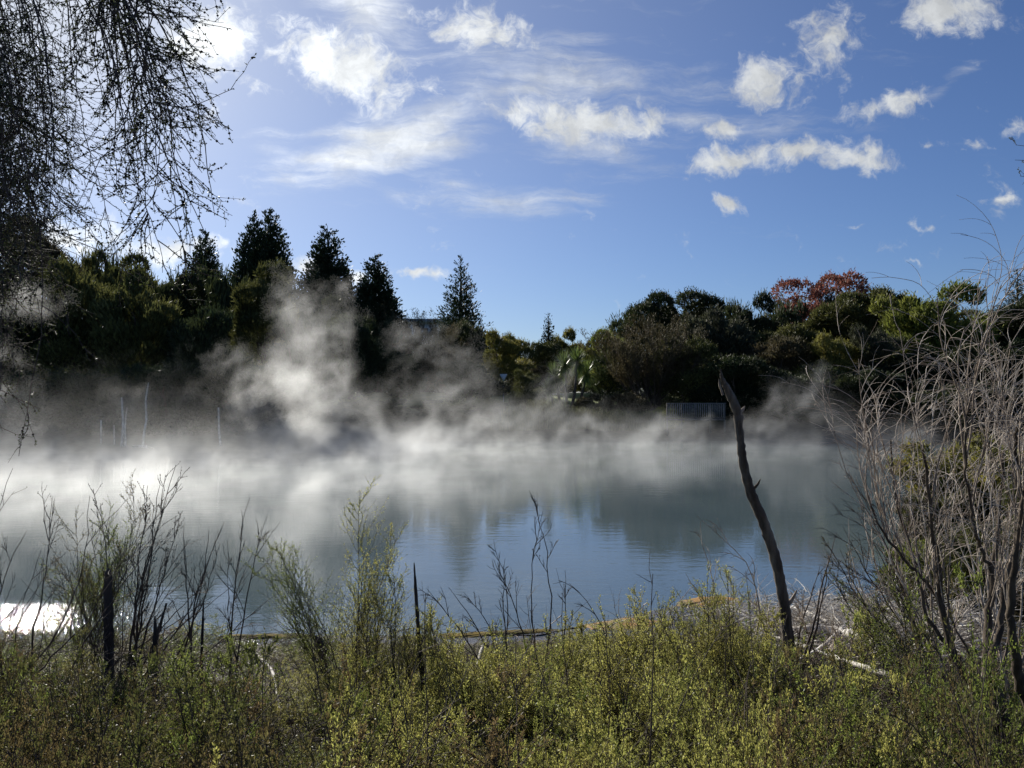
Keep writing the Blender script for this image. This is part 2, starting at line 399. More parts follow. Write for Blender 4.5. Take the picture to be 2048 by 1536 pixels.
# ------------------------------------------------------------------ far trees: variants
def crown_points(lobes, n, hug=.82):
    """points on the shells of lobes, few inside other lobes"""
    c = np.array([l[0] for l in lobes]); r = np.array([l[1] for l in lobes])
    area = (r[:, 0] * r[:, 1] + r[:, 0] * r[:, 2]); k = rng.choice(len(lobes), n, p=area / area.sum())
    d = unit(rng.normal(size=(n, 3)) + (0, 0, .25))
    P = c[k] + d * r[k] * rng.uniform(.72, 1.04, (n, 1))
    q = np.linalg.norm((P[:, None, :] - c[None]) / r[None], axis=2)
    q[np.arange(n), k] = 9
    keep = q.min(1) > hug
    return P[keep], d[keep]
def bush_crown(seed, H=8., Wd=8., nl=16, n=26000, base=.0, leaf=.34, tall=.7, shag=.8, lobe=.2, thin=.26, dome=False):
    reseed(seed); lobes = []
    ns = 5; hs = rng.permutation([1., .95, .88, .8, .7] if not dome else [1., .98, .95, .93, .9])
    for j in range(ns):
        aj = j / ns * 2 * math.pi + rng.normal() * .5; rj = Wd * rng.uniform(.08, .27) * (1.25 - .4 * hs[j])
        cx_, cy_ = math.cos(aj) * rj, math.sin(aj) * rj; wj = Wd * rng.uniform(.22, .3)
        for i in range(max(3, nl // ns + 1)):
            z = base + (hs[j] - base) * rng.uniform(.15, 1.) ** .7; pr = math.sqrt(max(.03, 1 - ((z / hs[j] - .35) / .68) ** 2))
            a_ = rng.uniform(0, 2 * math.pi); s_ = rng.uniform(.5, 1.25) * lobe * (1.1 - .45 * z); rr = wj * pr * rng.uniform(.5, 1.1)
            hz = H * s_ * tall * rng.uniform(.9, 1.7)
            lobes.append(((cx_ + math.cos(a_) * rr, cy_ + math.sin(a_) * rr, min(z * H, hs[j] * H - hz * .7)), (Wd * s_, Wd * s_, hz)))
    lobes.append(((0, 0, H * (.3 + base * .5)), (Wd * .3, Wd * .3, H * .3)))
    P, d = crown_points(lobes, n)
    P = P[P[:, 2] > .02 * H]; d = d[:len(P)] if len(d) == len(P) else unit(P - (0, 0, H * .4))
    D = unit(d * .7 + np.array([0, 0, shag]) + rng.normal(size=P.shape) * .45)
    L = leaf * rng.uniform(.5, 1.5, len(P))
    # stray shoots past the outline
    m_ = MB().leaves(P, D, L, L * thin)
    top = P[rng.random(len(P)) < .09]; dd = unit(unit(top - (0, 0, H * .35)) + (0, 0, .9) + rng.normal(size=top.shape) * .3)
    for q in range(3):
        m_.leaves(top + dd * leaf * (.5 + .6 * q), dd + rng.normal(size=top.shape) * .4, leaf * .9, leaf * .2)
    return m_, lobes
def bush_trunk(seed, lobes, H, Wd, stems=5, r=.12):
    reseed(seed + 500); m_ = MB()
    for i in range(stems):
        l = lobes[rng.integers(len(lobes) // 3, len(lobes))]
        p0 = np.array([rng.normal() * .25, rng.normal() * .25, -.3]); p1 = np.array(l[0])
        tt = np.linspace(0, 1, 9)[:, None]
        pts = p0 + (p1 - p0) * tt + np.array([0, 0, 1]) * (np.sin(tt * math.pi) * H * .06) + rng.normal(size=(9, 3)) * .06 * tt
        m_.tubes(pts, np.linspace(r, r * .3, 9), 6)
        q, d = grow(pts[None, 5], [unit(p1 - p0 + rng.normal(size=3) * 2)], H * .3, 6, .15)
        m_.tubes(q, np.linspace(r * .4, .01, 6)[None], 5)
    return m_
def conifer_crown(seed, H=20., R=4.0, n=26000, open_=0., base=.06, power=.8, leaf=.55):
    reseed(seed)
    nb = 420                       # ascending sprays, each a lumpy tuft
    f = np.linspace(.002, .995, nb); z = 1 - (1 - base) * np.sqrt(f) * .999
    a = np.arange(nb) * 2.399 + rng.normal(size=nb) * .3
    env = R * np.maximum(1 - z, .004) ** power * rng.uniform(.88 - .3 * open_, 1.05, nb)
    P0 = np.stack([np.zeros(nb), np.zeros(nb), np.maximum(z - .02 - .05 * (1 - z), .01) * H], 1)
    P1 = np.stack([np.cos(a) * env, np.sin(a) * env, z * H], 1)
    t = np.linspace(0, 1, 6)[None, :, None]; pts = P0[:, None] + (P1 - P0)[:, None] * t
    m_ = MB()
    sz = (.28 + .75 * (1 - z) ** .7) * (1 - .35 * open_)
    k = rng.choice(nb, n, p=(sz ** 1.0) / (sz ** 1.0).sum())
    along = rng.uniform(.15 if not open_ else .2, 1.02, n)[:, None]
    off = rng.normal(size=(n, 3)) * np.array([.3, .3, .42]) * sz[k][:, None]
    p = P0[k] + (P1[k] - P0[k]) * along + off
    out = P1[k] - P0[k]
    D = unit(unit(out) * .55 + off * .8 + np.array([0, 0, .8]) + rng.normal(size=(n, 3)) * .3)
    L = leaf * rng.uniform(.5, 1.3, n) * np.minimum(1, .35 + sz[k])
    m_.leaves(p, D, L, L * (.5 - .15 * open_))
    tr = MB().tubes(np.array([[0, 0, -.5], [0.05, 0, H * .3], [0, .05, H * .6], [0, 0, H * .975]]), np.array([.38, .28, .14, .015]), 8)
    tr.tubes(pts, np.linspace(.05, .008, 6)[None] * np.ones((nb, 1)) * (1.2 - z)[:, None], 3)
    return m_, tr
def place(arr, loc, rz, s, sz=None):
    V, F_ = arr; c, q = math.cos(rz), math.sin(rz); sz = sz or s
    return np.stack([(V[:, 0] * c - V[:, 1] * q) * s + loc[0], (V[:, 0] * q + V[:, 1] * c) * s + loc[1], V[:, 2] * sz + loc[2]], 1), F_
CR = {}                            # name -> (crown mesh object data, trunk data, H, W)
def reg(key, crown, trunk, H, Wd):
    a = crown.build('crown', M['dark']); b_ = trunk.build('trunk', M['bark'], smooth=True)
    for o_ in (a, b_): o_.data.name = o_.name; C.objects.unlink(o_)
    CR[key] = (a, b_, H, Wd)
for k in range(5):
    c_, lb = bush_crown(20 + k, 8, 8, nl=[20, 26, 16, 30, 22][k], lobe=[.17, .14, .2, .12, .16][k], shag=[.9, .8, 1.0, .9, .7][k])
    reg('bush%d' % k, c_, bush_trunk(20 + k, lb, 8, 8), 8, 8)
for k in range(3):                 # taller canopy trees with a bare lower trunk
    c_, lb = bush_crown(40 + k, 12, 9, nl=18, base=.3, lobe=.19, n=30000, tall=.5, leaf=.38)
    reg('tree%d' % k, c_, bush_trunk(40 + k, lb, 12, 9, 7, .16), 12, 9)
for k in range(3):
    c_, tr_ = conifer_crown(60 + k, 20, [4.2, 4.6, 4.0][k], power=[.7, .76, .66][k], n=56000, leaf=.36)
    reg('conifer%d' % k, c_, tr_, 20, 8)
c_, tr_ = conifer_crown(70, 20, 4.2, n=20000, open_=1., power=.85, leaf=.42); reg('openconifer', c_, tr_, 20, 8)
c_, tr_ = conifer_crown(71, 14, 1.7, n=3800, open_=.6, power=.7, leaf=.45); reg('spire', c_, tr_, 14, 3.2)
# twiggy brown shrub with fanning bare stems
def fan_shrub(seed, H=7., Wd=8., green=9000, leaf=.2):
    reseed(seed); tr = MB(); nb = 46
    a = rng.uniform(0, 2 * math.pi, nb); sp_ = rng.uniform(.15, .75, nb)
    P0 = rng.normal(size=(nb, 3)) * (.3, .3, 0); D0 = np.stack([np.cos(a) * sp_, np.sin(a) * sp_, np.ones(nb)], 1)
    p, d = grow(P0, D0, H * rng.uniform(.7, 1.05, nb), 10, .07, (0, 0, .02)); tr.tubes(p, np.linspace(.06, .012, 10)[None] * np.ones((nb, 1)), 4)
    s0, s1, _ = sprout(p, d, 9, .35, 1, .5); q, e = grow(s0, s1, H * .22 * rng.uniform(.6, 1.3, len(s0)), 5, .12, (0, 0, .12))
    tr.tubes(q, np.linspace(.018, .006, 5)[None] * np.ones((len(q), 1)), 3)
    l0, l1, _ = sprout(q, e, max(1, green // len(q)), .3, 1, .5)
    l0 = l0 + rng.normal(size=l0.shape) * .12
    cr = MB().leaves(l0, l1 + (0, 0, .3), leaf * rng.uniform(.5, 1.4, len(l0)), leaf * .22)
    return cr, tr
c_, tr_ = fan_shrub(80, green=26000); reg('fan', c_, tr_, 7.3, 8)
c_, lb = bush_crown(81, 12, 10, nl=26, base=.3, lobe=.14, n=16000, tall=.8, leaf=.3, shag=.7, thin=.42, dome=True); reg('maple', c_, bush_trunk(81, lb, 12, 10, 9, .14), 12, 10)
# cabbage tree: short trunks each with a head of sword leaves
def cabbage(seed):
    reseed(seed); cr = MB(); tr = MB()
    for (x, y, h, r) in ((-1.6, 0, 3.0, 1.5), (-.5, .4, 3.9, 1.5), (.9, -.3, 4.2, 1.6), (2.0, .3, 3.3, 1.3), (-2.4, .2, 1.9, 1.3)):
        p = np.array([[x * .1, y * .1, -.3], [x * .7, y * .6, h * .4], [x, y, h]]); tr.tubes(p, np.array([.2, .16, .13]), 8)
        n = 230; d = unit(rng.normal(size=(n, 3)) + (0, 0, .25)); P0 = np.tile([x, y, h], (n, 1)) + d * .08
        q, e = grow(P0, d, r * rng.uniform(.7, 1.1, n), 5, .04, (0, 0, -.07))
        sd_ = unit(np.cross(e, np.array([0, 0, 1.]) + rng.normal(size=e.shape) * .1)); w = np.array([.03, .055, .05, .035, .004])[None, :, None]
        V = np.stack([q - sd_ * w, q + sd_ * w], 2).reshape(-1, 3); idx = np.arange(n * 10).reshape(n, 5, 2)
        F = np.stack([idx[:, :-1, 0], idx[:, :-1, 1], idx[:, 1:, 1], idx[:, 1:, 0]], -1).reshape(-1, 4)
        cr.add(V, F)
    return cr, tr
c_, tr_ = cabbage(90); reg('cabbage', c_, tr_, 5.6, 6.4)
def reeds(seed, H=1.6, Wd=3., n=900):
    reseed(seed); P0 = rng.normal(size=(n, 3)) * (Wd * .25, Wd * .2, 0); P0[:20] *= .004
    q, e = grow(P0, np.array([0, 0, 1]) + rng.normal(size=(n, 3)) * .22, H * rng.uniform(.5, 1.05, n), 4, .07)
    cr = MB().tubes(q, np.array([.014, .012, .009, .003])[None] * np.ones((n, 1)), 3)
    l0, l1, _ = sprout(q, e, 5, .3, 1, .4); cr.leaves(l0, l1, .22, .03)
    tr = MB().tubes(q[:20], np.array([.03, .025, .02, .01])[None] * np.ones((20, 1)), 4)
    return cr, tr
c_, tr_ = reeds(95); reg('reeds', c_, tr_, 1.6, 3)

# (variant, px, top py, width px, distance, material, name, category, label)
TREES = [
 ('tree0', -60, 480, 230, 84, 'dark', 'tree', 'dark shaggy tree cut by the left picture edge behind the hanging twigs'),
 ('tree1', 75, 452, 165, 78, 'brown', 'tree', 'tall brownish feathery tree behind the hanging twigs, highest at the far left bank'),
 ('bush1', 190, 492, 150, 88, 'olive', 'tree', 'olive feathery tree top showing just right of the tall brownish tree'),
 ('tree2', 300, 505, 150, 90, 'olive', 'tree', 'olive shaggy tree on the skyline left of the small ragged conifer'),
 ('conifer2', 411, 448, 88, 122, 'conifer', 'conifer', 'smallest ragged conifer, leftmost of the conifers on the skyline'),
 ('conifer0', 508, 412, 92, 120, 'conifer', 'conifer', 'left one of the two touching pointed conifers'),
 ('conifer1', 541, 404, 104, 123, 'conifer', 'conifer', 'right and taller one of the two touching pointed conifers'),
 ('conifer0', 655, 442, 120, 117, 'conifer', 'conifer', 'single pointed conifer right of the touching pair, above the big steam plume'),
 ('conifer2', 750, 499, 104, 115, 'conifer', 'conifer', 'narrow dark conifer between the steam plume and the low pale cloud'),
 ('openconifer', 922, 501, 122, 123, 'conifer', 'conifer', 'loose see-through conifer standing alone near the picture centre'),
 ('bush3', 925, 640, 130, 112, 'dark', 'tree', 'dark rounded tree wrapped round the foot of the loose conifer'),
 ('bush0', -110, 590, 250, 62, 'dark', 'tree', 'dark bush over the water at the far left, mostly outside the frame'),
 ('bush2', 30, 600, 190, 66, 'dark', 'tree', 'dark bush under the tall brownish tree beside the left edge'),
 ('bush4', 150, 548, 190, 68, 'olive', 'tree', 'olive rounded tree over the left bank below the hanging twig tips'),
 ('bush3', 285, 548, 175, 66, 'olive', 'tree', 'big olive bush with a pale top in the middle of the left bank'),
 ('tree1', 375, 560, 120, 76, 'dark', 'tree', 'dark tree right under the small ragged conifer'),
 ('bush0', 420, 610, 150, 64, 'dark', 'tree', 'dark bush over the water below and right of the small ragged conifer'),
 ('tree0', 522, 532, 130, 78, 'olive', 'tree', 'big bushy olive tree right below the touching pair of conifers'),
 ('bush4', 600, 640, 150, 68, 'dark', 'tree', 'dark bush half hidden inside the big steam plume'),
 ('bush1', 60, 745, 250, 57, 'dark', 'bush', 'low dark bush at the left waterline, nearest the left edge'),
 ('bush3', 215, 730, 220, 57.5, 'dark', 'bush', 'low dark bush at the waterline behind the pale dead trunks'),
 ('bush2', 350, 735, 200, 58, 'dark', 'bush', 'low dark bush at the waterline right of the pale dead trunks'),
 ('bush0', 475, 720, 190, 59, 'dark', 'bush', 'low dark bush at the waterline left of the big steam plume'),
 ('bush4', 590, 780, 150, 63, 'dark', 'bush', 'low dark bush at the waterline at the root of the big steam plume'),
 ('tree2', 668, 590, 125, 92, 'dark', 'tree', 'dark leafy tree just below the single pointed conifer'),
 ('bush2', 705, 640, 120, 82, 'dark', 'tree', 'dark round tree between the plume and the narrow dark conifer'),
 ('bush0', 760, 640, 110, 96, 'dark', 'tree', 'dark tree hiding the foot of the narrow dark conifer'),
 ('fan', 835, 638, 135, 104, 'brown', 'shrub', 'brown twiggy tree standing in front of the grey flat roof'),
 ('bush1', 880, 680, 110, 92, 'brown', 'tree', 'brownish bushy tree below the left side of the loose conifer'),
 ('bush3', 800, 700, 90, 84, 'dark', 'shrub', 'dark shrub on the lawn below the brown twiggy tree'),
 ('bush2', 935, 725, 110, 80, 'dark', 'bush', 'dark bush by the lawn left of the white road sign'),
 ('bush4', 1005, 670, 95, 90, 'yellow', 'tree', 'yellow-green rounded tree behind the white road sign'),
 ('bush0', 1050, 678, 80, 100, 'olive', 'tree', 'olive rounded tree between the yellow-green tree and the thin spire'),
 ('spire', 1096, 620, 34, 104, 'conifer', 'conifer', 'thin spire conifer poking above the rounded trees near the centre'),
 ('bush2', 1090, 690, 80, 102, 'olive', 'tree', 'dark olive tree around the foot of the thin spire conifer'),
 ('bush3', 1130, 660, 85, 112, 'yellow', 'tree', 'small yellowish tree on the skyline right of the thin spire'),
 ('bush1', 1175, 678, 80, 114, 'olive', 'tree', 'small olive tree on the skyline above the cabbage tree'),
 ('bush2', 1075, 735, 60, 88, 'brown', 'shrub', 'brown shrub by the road left of the cabbage tree'),
 ('cabbage', 1138, 692, 112, 79, 'blade', 'cabbage tree', 'cabbage tree with spiky heads of sword leaves by the road'),
 ('bush4', 1212, 668, 108, 90, 'bright', 'tree', 'sunlit round tree with pale top just right of the cabbage tree'),
 ('bush0', 1250, 672, 90, 112, 'yellow', 'tree', 'yellowish tree on the skyline in the dip left of the tall dark trees'),
 ('tree1', 1310, 598, 130, 102, 'dark', 'tree', 'dark tree forming the left shoulder of the tall right-hand trees'),
 ('tree0', 1400, 592, 150, 106, 'dark', 'tree', 'dark tree on the skyline above the boardwalk railing'),
 ('bush3', 1500, 590, 110, 108, 'dark', 'tree', 'round dark tree on the skyline just left of the red tree'),
 ('fan', 1300, 650, 165, 80, 'brown', 'shrub', 'brown shrub with many fanning bare stems left of the boardwalk'),
 ('bush1', 1440, 612, 170, 90, 'grey', 'tree', 'greyish feathery tree behind the top of the leaning dead pole'),
 ('bush4', 1375, 680, 130, 80, 'olive', 'tree', 'olive tree directly behind the boardwalk railing'),
 ('maple', 1650, 552, 190, 116, 'red', 'tree', 'red-leaved tree rising above the green skyline'),
 ('tree2', 1570, 628, 130, 98, 'olive', 'tree', 'olive tree in front of the left half of the red tree'),
 ('tree1', 1680, 598, 150, 98, 'olive', 'tree', 'olive tree in front of the right half of the red tree'),
 ('tree0', 1760, 588, 130, 96, 'olive', 'tree', 'olive tree filling the skyline just right of the red tree'),
 ('bush3', 1850, 572, 215, 86, 'bright', 'tree', 'large bright green feathery tree behind the bare pale shrub'),
 ('tree2', 1955, 588, 130, 90, 'olive', 'tree', 'olive tree between the bright feathery tree and the corner conifer'),
 ('openconifer', 2035, 530, 110, 98, 'grey', 'conifer', 'grey-green conifer at the right picture edge'),
 ('tree1', 2060, 600, 160, 84, 'dark', 'tree', 'dark tree under the grey-green conifer at the right edge'),
 ('bush2', 1545, 680, 130, 82, 'brown', 'tree', 'brownish green bush right of the top of the leaning dead pole'),
 ('bush0', 1665, 668, 110, 80, 'yellow', 'bush', 'bush with a yellow-green crest among darker ones right of the dead pole'),
 ('bush4', 1742, 664, 110, 78, 'grey', 'bush', 'greyish rounded bush left of the bare pale shrub'),
 ('bush1', 1860, 690, 170, 76, 'dark', 'bush', 'dark bush behind the middle of the bare pale shrub'),
 ('bush3', 1990, 680, 170, 74, 'dark', 'bush', 'dark bush behind the right part of the bare pale shrub'),
 ('bush2', 1480, 720, 130, 76, 'dark', 'bush', 'dark bush at the bank right behind the leaning dead pole'),
 ('bush0', 1590, 740, 150, 74, 'dark', 'bush', 'low dark bush at the far bank between dead pole and bare shrub'),
 ('bush4', 1710, 740, 160, 72, 'dark', 'bush', 'low dark bush at the far bank at the left fringe of the bare shrub'),
 ('bush1', 1840, 760, 170, 68, 'dark', 'bush', 'low dark bush at the far bank seen through the bare shrub twigs'),
 ('bush2', 1980, 770, 180, 62, 'dark', 'bush', 'low dark bush at the right bank behind the bare shrub trunks'),
 ('bush4', 1050, 745, 60, 78, 'olive', 'bush', 'small olive bush beside the white road sign'),
 ('bush1', 1195, 785, 90, 74, 'brown', 'bush', 'brownish low bush with pale leaves in front of the round sunlit tree'),
 ('bush0', 1250, 785, 80, 75, 'brown', 'bush', 'brownish low bush left of the boardwalk railing'),
 ('bush3', 890, 800, 120, 74, 'dark', 'bush', 'low dark bush on the far bank below the sunlit lawn'),
 ('bush4', 760, 800, 150, 70, 'dark', 'bush', 'low dark bush on the far bank just right of the big steam plume'),
 ('bush2', 985, 800, 90, 73, 'dark', 'bush', 'low dark bush on the far bank below the white road sign'),
 ('bush0', 1330, 815, 60, 72.5, 'bright', 'bush', 'small bright bush at the left end of the boardwalk railing'),
 ('reeds', 1090, 800, 70, 71.5, 'reed', 'reeds', 'clump of reeds on the far shore below the cabbage tree'),
 ('reeds', 1150, 815, 75, 71.5, 'reed', 'reeds', 'clump of reeds on the far shore below the round sunlit tree'),
 ('reeds', 1225, 820, 75, 71.7, 'reed', 'reeds', 'clump of reeds on the far shore left of the boardwalk'),
 ('reeds', 1290, 822, 60, 71.8, 'reed', 'reeds', 'clump of reeds on the far shore right beside the small bright bush'),
 ('reeds', 1045, 815, 60, 70.5, 'reed', 'reeds', 'clump of reeds on the far shore below the white road sign'),
 ('bush1', 1975, 865, 260, 21, 'yellow', 'bush', 'yellowish olive bush at the right shore behind the bare pale shrub'),
 ('bush3', 1890, 965, 170, 19.5, 'olive', 'bush', 'olive bush at the right water edge behind the bare shrub stems'),
 ('bush2', 1850, 1090, 200, 14.5, 'bright', 'bush', 'green low bush at the water edge under the left part of the bare pale shrub'),
 ('bush4', 1960, 1090, 200, 13, 'olive', 'bush', 'olive low bush behind the forked dark trunks of the bare shrub'),
 ('bush1', 2070, 1120, 180, 12, 'brown', 'bush', 'brownish bush at the right picture edge behind the dark trunks'),
 ('bush0', 2090, 960, 200, 15, 'olive', 'bush', 'olive bush cut by the right picture edge beyond the bare shrub'),
]
def plant(i, key, px, py, w, D, mk, cat, label):
    top = at(px, py, D); z0 = float(ground(top[0], D)); z0 = max(z0, -.1)
    cr, tr, H, Wd = CR[key]; w = w * (1.12 if key[:7] == 'conifer' else 1)
    nm = {'conifer': 'conifer', 'cabbage tree': 'cabbage_tree', 'reeds': 'reed_clump', 'bush': 'bush', 'shrub': 'shrub'}.get(cat, 'tree')
    r = empty(nm, (top[0], D, z0 - .05), label, cat, {'conifer': 'conifers on the far bank', 'reeds': 'reed clumps on the far shore'}.get(cat, 'trees and bushes round the lake'))
    sz = (top[2] - z0 + .05) / H; sxy = (w / FPX * D) / Wd * {'conifer': 1.5, 'cabbage tree': 1., 'reeds': 1.2}.get(cat, 1.36)
    r.scale = (sxy, sxy, sz); r.rotation_euler[2] = (i * 2.399) % 6.283 if key != 'cabbage' else 0
    c = cr.copy(); C.objects.link(c); c.parent = r; c.name = 'crown'
    c.material_slots[0].link = 'OBJECT'; c.material_slots[0].material = M[mk]
    t_ = tr.copy(); C.objects.link(t_); t_.parent = r; t_.name = 'trunk'
    return r
for i, row in enumerate(TREES):
    plant(i, *row[:6], row[6], row[7])

reseed(97)
lite = [bush_crown(300 + k, 8, 9, nl=12, n=7000, lobe=.24, leaf=.62)[0].arrays() for k in range(3)]
bk = MB()
for (pa, pb, top_, D_, st_) in ((-140, 560, 560, 100, 62), (-140, 640, 700, 74, 70), (560, 790, 690, 105, 60), (860, 960, 720, 108, 55), (960, 1080, 712, 120, 50), (1130, 1270, 706, 125, 55), (1080, 1140, 740, 120, 40),
                      (1275, 2200, 632, 112, 66), (1240, 2200, 730, 86, 70)):
    for px in np.arange(pa, pb, st_):
        t_ = at(px + rng.normal() * 10, top_ + rng.normal() * 14, D_ + rng.normal() * 2); g_z = float(ground(t_[0], t_[1])) - .2
        bk.add(*place(lite[rng.integers(3)], (t_[0], t_[1], g_z), rng.uniform(0, 6.28), st_ * 1.7 / FPX * D_ / 9, (t_[2] - g_z) / 8))
tag(bk.build('woodland', M['dark']), 'dark mass of trees filling in behind the bushes round the lake', 'woodland', kind='stuff')

# ------------------------------------------------------------------ buildings, sign, boardwalk, rails
p0 = at(775, 638, 150); p1 = at(905, 638, 150); g0 = float(ground(p0[0], 150))
bd = empty('building', ((p0[0] + p1[0]) / 2, 156, g0), 'long pale building with a flat grey roof behind the trees, mast on its roof', 'building')
hw = (p1[0] - p0[0]) / 2; bh = p0[2] - g0
MB().box((-hw, -6, -.5), (hw, 6, bh - .9)).build('wall', M['wall'], bd)
MB().box((-hw - .4, -6.4, bh - .895), (hw + .4, 6.4, bh)).build('roof', M['roof'], bd)
for k in range(7):
    for fl in range(4):
        x = -hw + .9 + k * (2 * hw - 1.8) / 6.6; zb = bh - 3.2 - fl * 3.2
        MB().box((x - .5, -6.04, zb), (x + .5, -5.99, zb + 1.4)).build('window', M['glass'], bd)
mx_ = at(801, 612, 150)
MB().tubes(np.array([[mx_[0] - bd.location.x, -4., bh - .02], [mx_[0] - bd.location.x, -4., bh + 2.8]]), np.array([.05, .03]), 6).build('mast', M['roof'], bd)
p0 = at(985, 670, 190); p1 = at(1042, 682, 190); g0 = float(ground(p0[0], 190))
bd = empty('building', ((p0[0] + p1[0]) / 2, 195, g0), 'small distant building with a bluish sloping roof and a row of vent pipes', 'building')
hw = (p1[0] - p0[0]) / 2; bh = p0[2] - g0
MB().box((-hw, -5, -.5), (hw, 5, bh - 2.2)).build('wall', M['wall'], bd)
MB().add([(-hw - .3, -5.4, bh - 2.19), (hw + .3, -5.4, bh - 2.19), (hw + .3, 5.4, bh - 2.19), (-hw - .3, 5.4, bh - 2.19),
          (-hw * .55, -.4, bh), (hw * .45, -.4, bh), (hw * .45, .4, bh), (-hw * .55, .4, bh)],
         [(0, 3, 2, 1), (0, 1, 5, 4), (1, 2, 6, 5), (2, 3, 7, 6), (3, 0, 4, 7), (4, 5, 6, 7)]).build('roof', M['roof'], bd)
for k, (px, h_) in enumerate(((1006, 1.5), (1010, 1.7), (1014, 1.4), (1020, 1.1), (1022, 1.6))):
    x = at(px, 670, 195)[0] - bd.location.x
    MB().tubes(np.array([[x, 0., bh - .6], [x, 0., bh + h_ * .55], [x, 0., bh + h_ * .6]]), np.array([.11, .11, .15]), 8).build('vent_pipe', M['roof'], bd)
s_ = at(1007, 748, 84); gz = float(ground(s_[0], 84))
sg = empty('road_sign', (s_[0], 84, gz), 'white triangular road sign on a thin post beside the road', 'road sign')
hh = s_[2] - gz
MB().tubes(np.array([[0, .03, -.3], [0, .03, hh]]), np.array([.045, .045]), 8).build('post', M['metal'], sg)
MB().add([(-.42, 0, hh), (.42, 0, hh), (.02, 0, hh - .85), (-.02, 0, hh - .85), (-.42, -.012, hh), (.42, -.012, hh), (.02, -.012, hh - .85), (-.02, -.012, hh - .85)],
         [(0, 1, 2, 3), (7, 6, 5, 4), (0, 4, 5, 1), (1, 5, 6, 2), (2, 6, 7, 3), (3, 7, 4, 0)]).build('sign_plate', M['metal'], sg)
# boardwalk railing
a_ = at(1335, 806, 71); b_ = at(1450, 806, 71)
bw = empty('boardwalk', (a_[0], 71, 0), 'timber boardwalk with a baluster railing on the far shore', 'boardwalk')
Lb = b_[0] - a_[0]; zt = a_[2]; zd = at(1335, 838, 71)[2]
MB().box((0, 0, zd - .12), (Lb, 2.0, zd)).build('deck', M['post'], bw)
MB().box((-.1, -.03, zt - .06), (Lb + .1, .11, zt)).build('handrail', M['paled'], bw)
MB().box((0, .0, zd + .1), (Lb, .06, zd + .17)).build('bottom_rail', M['post'], bw)
nb = 27
for k in range(nb):
    x = .15 + k * (Lb - .3) / (nb - 1)
    MB().box((x - .04, .008, zd + .173), (x + .04, .05, zt - .063)).build('baluster', M['paled'], bw)
for k in range(5):
    x = k * Lb / 4
    MB().box((x - .06, .115, -.6), (x + .06, .235, zt - .07)).build('post', M['post'], bw)
def rail_line(px0, px1, py, D, label, nm='guard_rail', hgt=.7):
    a = at(px0, py, D); b = at(px1, py, D); g = float(ground((a[0] + b[0]) / 2, D)); L_ = b[0] - a[0]
    r = empty(nm, (a[0], D, g), label, 'rail', 'road rails beyond the far bank'); zz = a[2] - g
    MB().box((0, 0, zz - .12), (L_, .06, zz)).build('rail', M['metal'], r)
    k = max(2, int(L_ / 2.2) + 1)
    for q in range(k):
        x = .05 + q * (L_ - .1) / (k - 1); MB().box((x - .04, .063, -.2), (x + .04, .14, zz + .02)).build('post', M['post'], r)
rail_line(960, 1080, 772, 92, 'thin road rail behind the white road sign')
rail_line(1083, 1128, 787, 80, 'short white rail at the edge of the sunlit grass under the cabbage tree')
rail_line(1215, 1345, 778, 94, 'thin road rail running behind the brown fanning shrub')

def on_ground(px, py, lift=.05):
    Ds = np.linspace(3, 60, 1200); P_ = np.array([at(px, py, d) for d in Ds]); g = np.maximum(ground(P_[:, 0], P_[:, 1]), 0) + lift
    k = int(np.argmax(P_[:, 2] <= g)); return P_[k]
# ------------------------------------------------------------------ dead trunks standing in the far water
def pole(name, pts, D, rs, m, label, cat, group=None, k=8, bump=.1, par=None, n=None, lift=.06):
    """pts: (px, py, diameter px) from the base up, all about D metres away (small depth drift)"""
    if D is None:
        P_ = np.array([on_ground(p[0], p[1], lift + .05 * (i % 2)) for i, p in enumerate(pts)]); R_ = np.array([p[2] / FPX * q[1] / 2 for p, q in zip(pts, P_)])
    else:
        P_ = np.array([at(p[0], p[1], D + rs * i) for i, p in enumerate(pts)]); R_ = np.array([p[2] / FPX * D / 2 for p in pts]) * .93
    if name == 'snag':
        f_ = P_[0].copy(); f_[2] = float(ground(f_[0], f_[1])) - .08
        if f_[2] < P_[0][2]: P_ = np.concatenate([f_[None], P_]); R_ = np.concatenate([R_[:1] * 1.1, R_])
    base = P_[0].copy()
    n = n or len(P_) * 5; t_ = np.linspace(0, len(P_) - 1, n)
    Q = np.stack([np.interp(t_, range(len(P_)), P_[:, j]) for j in range(3)], 1); r_ = np.interp(t_, range(len(P_)), R_)
    Q[1:-1] = (Q[:-2] + Q[1:-1] * 2 + Q[2:]) / 4; Q[1:-1] = (Q[:-2] + Q[1:-1] * 2 + Q[2:]) / 4
    Q = Q + rng.normal(size=Q.shape) * r_[:, None] * bump * .5; r_ = r_ * (1 + rng.normal(size=n) * bump)
    rr_ = np.maximum(r_, .002)
    if k >= 8:                     # long grooves and lumps in the wood
        g0 = rng.normal(size=k); g1 = rng.normal(size=k); w_ = np.linspace(0, 1, n)[:, None] * 3
        rr_ = rr_[:, None] * (1 + .13 * (g0[None] * np.cos(w_ + g1[None]) + .6 * rng.normal(size=(n, k)) * .5))
    b_ = MB().tubes((Q - base)[None], rr_[None], k)
    if par is None:
        o_ = b_.build(name, m, smooth=True); o_.location = base; tag(o_, label, cat, group)
    else:
        V, F_ = b_.arrays(); o_ = MB().add(V + base - np.array(par.location), F_).build(name, m, par, smooth=True)
    return o_
reseed(31)
g_ = 'dead trunks standing in the steam at the far left bank'
